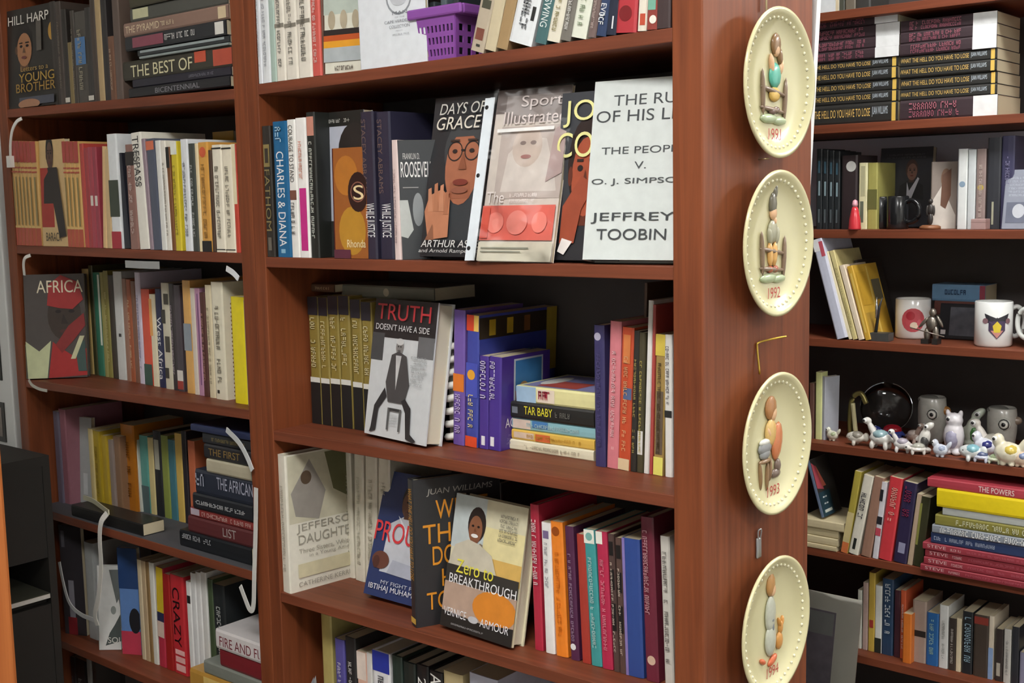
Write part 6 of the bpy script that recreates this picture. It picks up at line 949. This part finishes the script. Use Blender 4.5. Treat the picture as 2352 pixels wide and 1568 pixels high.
# fifth row: clear plaque, horn, fish cups and little ceramic animals
t = thing('glass_plaque','round clear glass plaque behind the ceramic animals','plaque',Matrix.Translation((-.300,YR+.16,-.4876)) @ Matrix.Rotation(math.radians(25),4,'Z')); obj('base', boxes([((-.03,-.016,0),(.03,.016,.012))]), mat('3a342c',.35), t)
m, nt, b = nodes_mat('clear_glass'); b.inputs['Transmission Weight'].default_value = 1; b.inputs['Roughness'].default_value = .03; b.inputs['Base Color'].default_value = (.9,.94,.96,1)
me = lathe([(0,-.004),(.058,-.004),(.060,0),(.058,.004),(0,.004)],48); me.transform(Matrix.Translation((0,0,.07)) @ Matrix.Rotation(PI/2,4,'X')); obj('disc', me, m, t)
t = thing('brass_horseshoe','olive-brass arched ornament before the glass plaque','ornament',(-.345,YR+.10,-.4876)); obj('arch', tube(spline([(-.016,0,0),(-.018,0,.05),(-.012,0,.095),(.008,0,.108),(.022,0,.085)],6),.006,10), mat('9a8f56',.3,.2,40,'metal',.6), t); obj('pale_leg', tube(spline([(.002,-.008,.004),(-.004,-.008,.05),(-.008,-.008,.085)]),.0055,8,None), mat('dcd4a4',.3), t)
def fish_cup(label, x, y, z, r, h, rz, beak):
    t = thing('fish_cup', label, 'ceramic cup', Matrix.Translation((x,y,z+.0004)) @ Matrix.Rotation(rz,4,'Z'), 'grey fish-head cups'); m = mat('b2b0a8',.3,.25,70,'glazed_ceramic',0,.4)
    obj('body', lathe([(0,0),(r*.72,0),(r*.85,.006),(r,h*.45),(r*1.02,h*.75),(r*.95,h*.97),(r*.86,h),(r*.84,h*.95),(r*.7,.01),(0,.009)],36), m, t)
    obj('crest', ellipsoids([((-r*.3,0,h*.93),(r*.75,r*.8,h*.10))],3), mat('7c7c76',.3,.4,120,'glazed_ceramic',0,.4), t)
    obj('beak', ellipsoids([((r*.95,0,h*.72),(r*.42,r*.35,h*.10))],2), mat(beak,.35,.1,40,'glazed_ceramic',0,.4), t)
    for s in (-1,1):
        for k,(rr,c) in enumerate(((.48,'c8c8c0'),(.40,'4a4a48'),(.31,'e4e2da'),(.16,'1c1c1c'))):
            e = obj('eye', ellipsoids([((r*.35,s*r*(.93+.06*k),h*.66),(r*rr,r*.10,r*rr))],2), mat(c,.25,.02,40,'glazed_ceramic',0,.4), t)
fish_cup('grey ceramic fish-head cup with orange beak, taller left one',-.186,YR+.15,-.488,.031,.108,math.radians(0),'a8743c')
fish_cup('grey ceramic fish-head cup with ringed eye at right',-.030,YR+.15,-.488,.031,.098,math.radians(4),'8a7a6c')
def animal(label, x, y, kind, s, cols, rz=0, name='ceramic_animal'):
    t = thing(name, label, 'figurine', Matrix.Translation((x,y,-.4876)) @ Matrix.Rotation(rz,4,'Z') @ Matrix.Scale(s,4), 'ceramic animals on the right bookcase')
    c0, c1, c2 = cols; gm = lambda c,vv=.12: mat(c,.22,vv,220,'glazed_ceramic',0,.5)
    legs = lambda xs: [((a,b,.006),(.0045,.0045,.008)) for a in xs for b in (-.008,.008)]
    if kind == 'neck':      # long-necked beast looking left
        B = [((0,0,.018),(.020,.013,.012)),((-.014,0,.030),(.006,.006,.018),Matrix.Rotation(-.5,3,'Y')),((-.024,0,.046),(.008,.0065,.0065)),((.022,0,.016),(.009,.004,.004),Matrix.Rotation(.5,3,'Y'))]+legs((-.012,.012)); eye = (-.026,.047); patch = ((0,0,.024),(.014,.0135,.009))
    elif kind == 'turtle':
        B = [((0,0,.014),(.022,.017,.008)),((-.026,0,.017),(.009,.008,.008)),((.024,0,.011),(.006,.003,.003))]+legs((-.014,.014)); eye = (-.029,.020); patch = ((.001,0,.020),(.017,.014,.010))
    elif kind == 'owl':
        B = [((0,0,.022),(.013,.012,.022)),((0,0,.042),(.011,.010,.010)),((-.008,0,.051),(.003,.003,.005)),((.008,0,.051),(.003,.003,.005)),((-.006,-.006,.003),(.006,.007,.004)),((.006,-.006,.003),(.006,.007,.004))]; eye = (-.004,.044); patch = ((0,-.005,.020),(.009,.009,.014))
    elif kind == 'hen':
        B = [((0,0,.018),(.020,.015,.016)),((-.014,0,.034),(.009,.008,.011)),((.020,0,.030),(.006,.005,.014),Matrix.Rotation(.5,3,'Y')),((-.006,-.004,.003),(.005,.006,.004)),((.006,-.004,.003),(.005,.006,.004))]; eye = (-.017,.037); patch = ((.004,0,.022),(.013,.0155,.010))
    elif kind == 'dolphin':
        B = [((0,0,.006),(.014,.012,.006)),((0,0,.026),(.011,.010,.022),Matrix.Rotation(.25,3,'Y')),((.008,0,.050),(.007,.007,.012),Matrix.Rotation(.9,3,'Y')),((-.010,0,.026),(.008,.003,.005),Matrix.Rotation(-.6,3,'Y'))]; eye = (.006,.050); patch = ((.002,-.003,.022),(.008,.009,.014))
    else:                   # eyelet fish
        B = [((0,0,.016),(.020,.012,.012)),((.022,0,.018),(.007,.004,.010)),((0,-.010,.005),(.004,.004,.006)),((0,.008,.005),(.004,.004,.006))]; eye = (-.008,.018); patch = ((.004,0,.020),(.013,.0125,.009))
    o = obj('body', ellipsoids(B,2), gm(c0), t); md = o.modifiers.new('r','REMESH'); md.mode = 'VOXEL'; md.voxel_size = .0014; md.use_smooth_shade = True; sm = o.modifiers.new('s','SMOOTH'); sm.iterations = 4
    obj('glaze_patch', ellipsoids([patch],2), gm(c1,.35), t)
    for s2 in (-1,1):
        ey = obj('eye', ellipsoids([((eye[0],s2*.0055,eye[1]),(.0042,.0035,.0042))],2), gm(c2,.02), t); obj('pupil', ellipsoids([((eye[0]-.0008,s2*.0078,eye[1]),(.0024,.0022,.0024))],2), gm('1a1a1c',.02), ey)
for a in ANIMALS: animal(*a)
# ------------------------------------------------------------------ matted print in plastic, lowest row of the right bookcase
F7 = PRINT7
e = Vector((1,0,0)); ln = F7[5]; up = Vector((0,math.sin(ln),math.cos(ln))); fn = Vector((0,-math.cos(ln),math.sin(ln)))
M = Matrix(((fn.x,e.x,up.x,F7[0]),(fn.y,e.y,up.y,F7[1]),(fn.z,e.z,up.z,F7[2]+.003),(0,0,0,1)))
t = thing('matted_print','white-matted mauve-grey print in clear plastic, leaning before the right bookcase','print',M); W7, H7 = F7[3], F7[4]
obj('mat_board', boxes([((-.003,0,0),(0,W7,H7))]), mat('dad8cc',.5,.04,20,'card'), t)
obj('picture', boxes([((0,.06,.06),(.0008,W7-.058,H7-.04))]), mat('8d8690',.4,.5,30), t); obj('picture_sky', boxes([((.0008,.06,H7*.84),(.0012,W7-.062,H7-.044))]), mat('a2a4a2',.4,.2,30), t)
v, f = [], []; nx = 12; nz = 14
for i in range(nx):
    for j in range(nz):
        a, b = i/(nx-1), j/(nz-1); v.append((.003+.0016*math.sin(9*a+6*b)+.0016*rs.random()*(1+2*(a > .8)),-.004+(W7+.03)*a,.001+(H7+.006)*b))
for i in range(nx-1):
    for j in range(nz-1): f.append((i*nz+j,(i+1)*nz+j,(i+1)*nz+j+1,i*nz+j+1))
obj('plastic_bag', pydata(v,f,smooth=True), clear_mat(), t)

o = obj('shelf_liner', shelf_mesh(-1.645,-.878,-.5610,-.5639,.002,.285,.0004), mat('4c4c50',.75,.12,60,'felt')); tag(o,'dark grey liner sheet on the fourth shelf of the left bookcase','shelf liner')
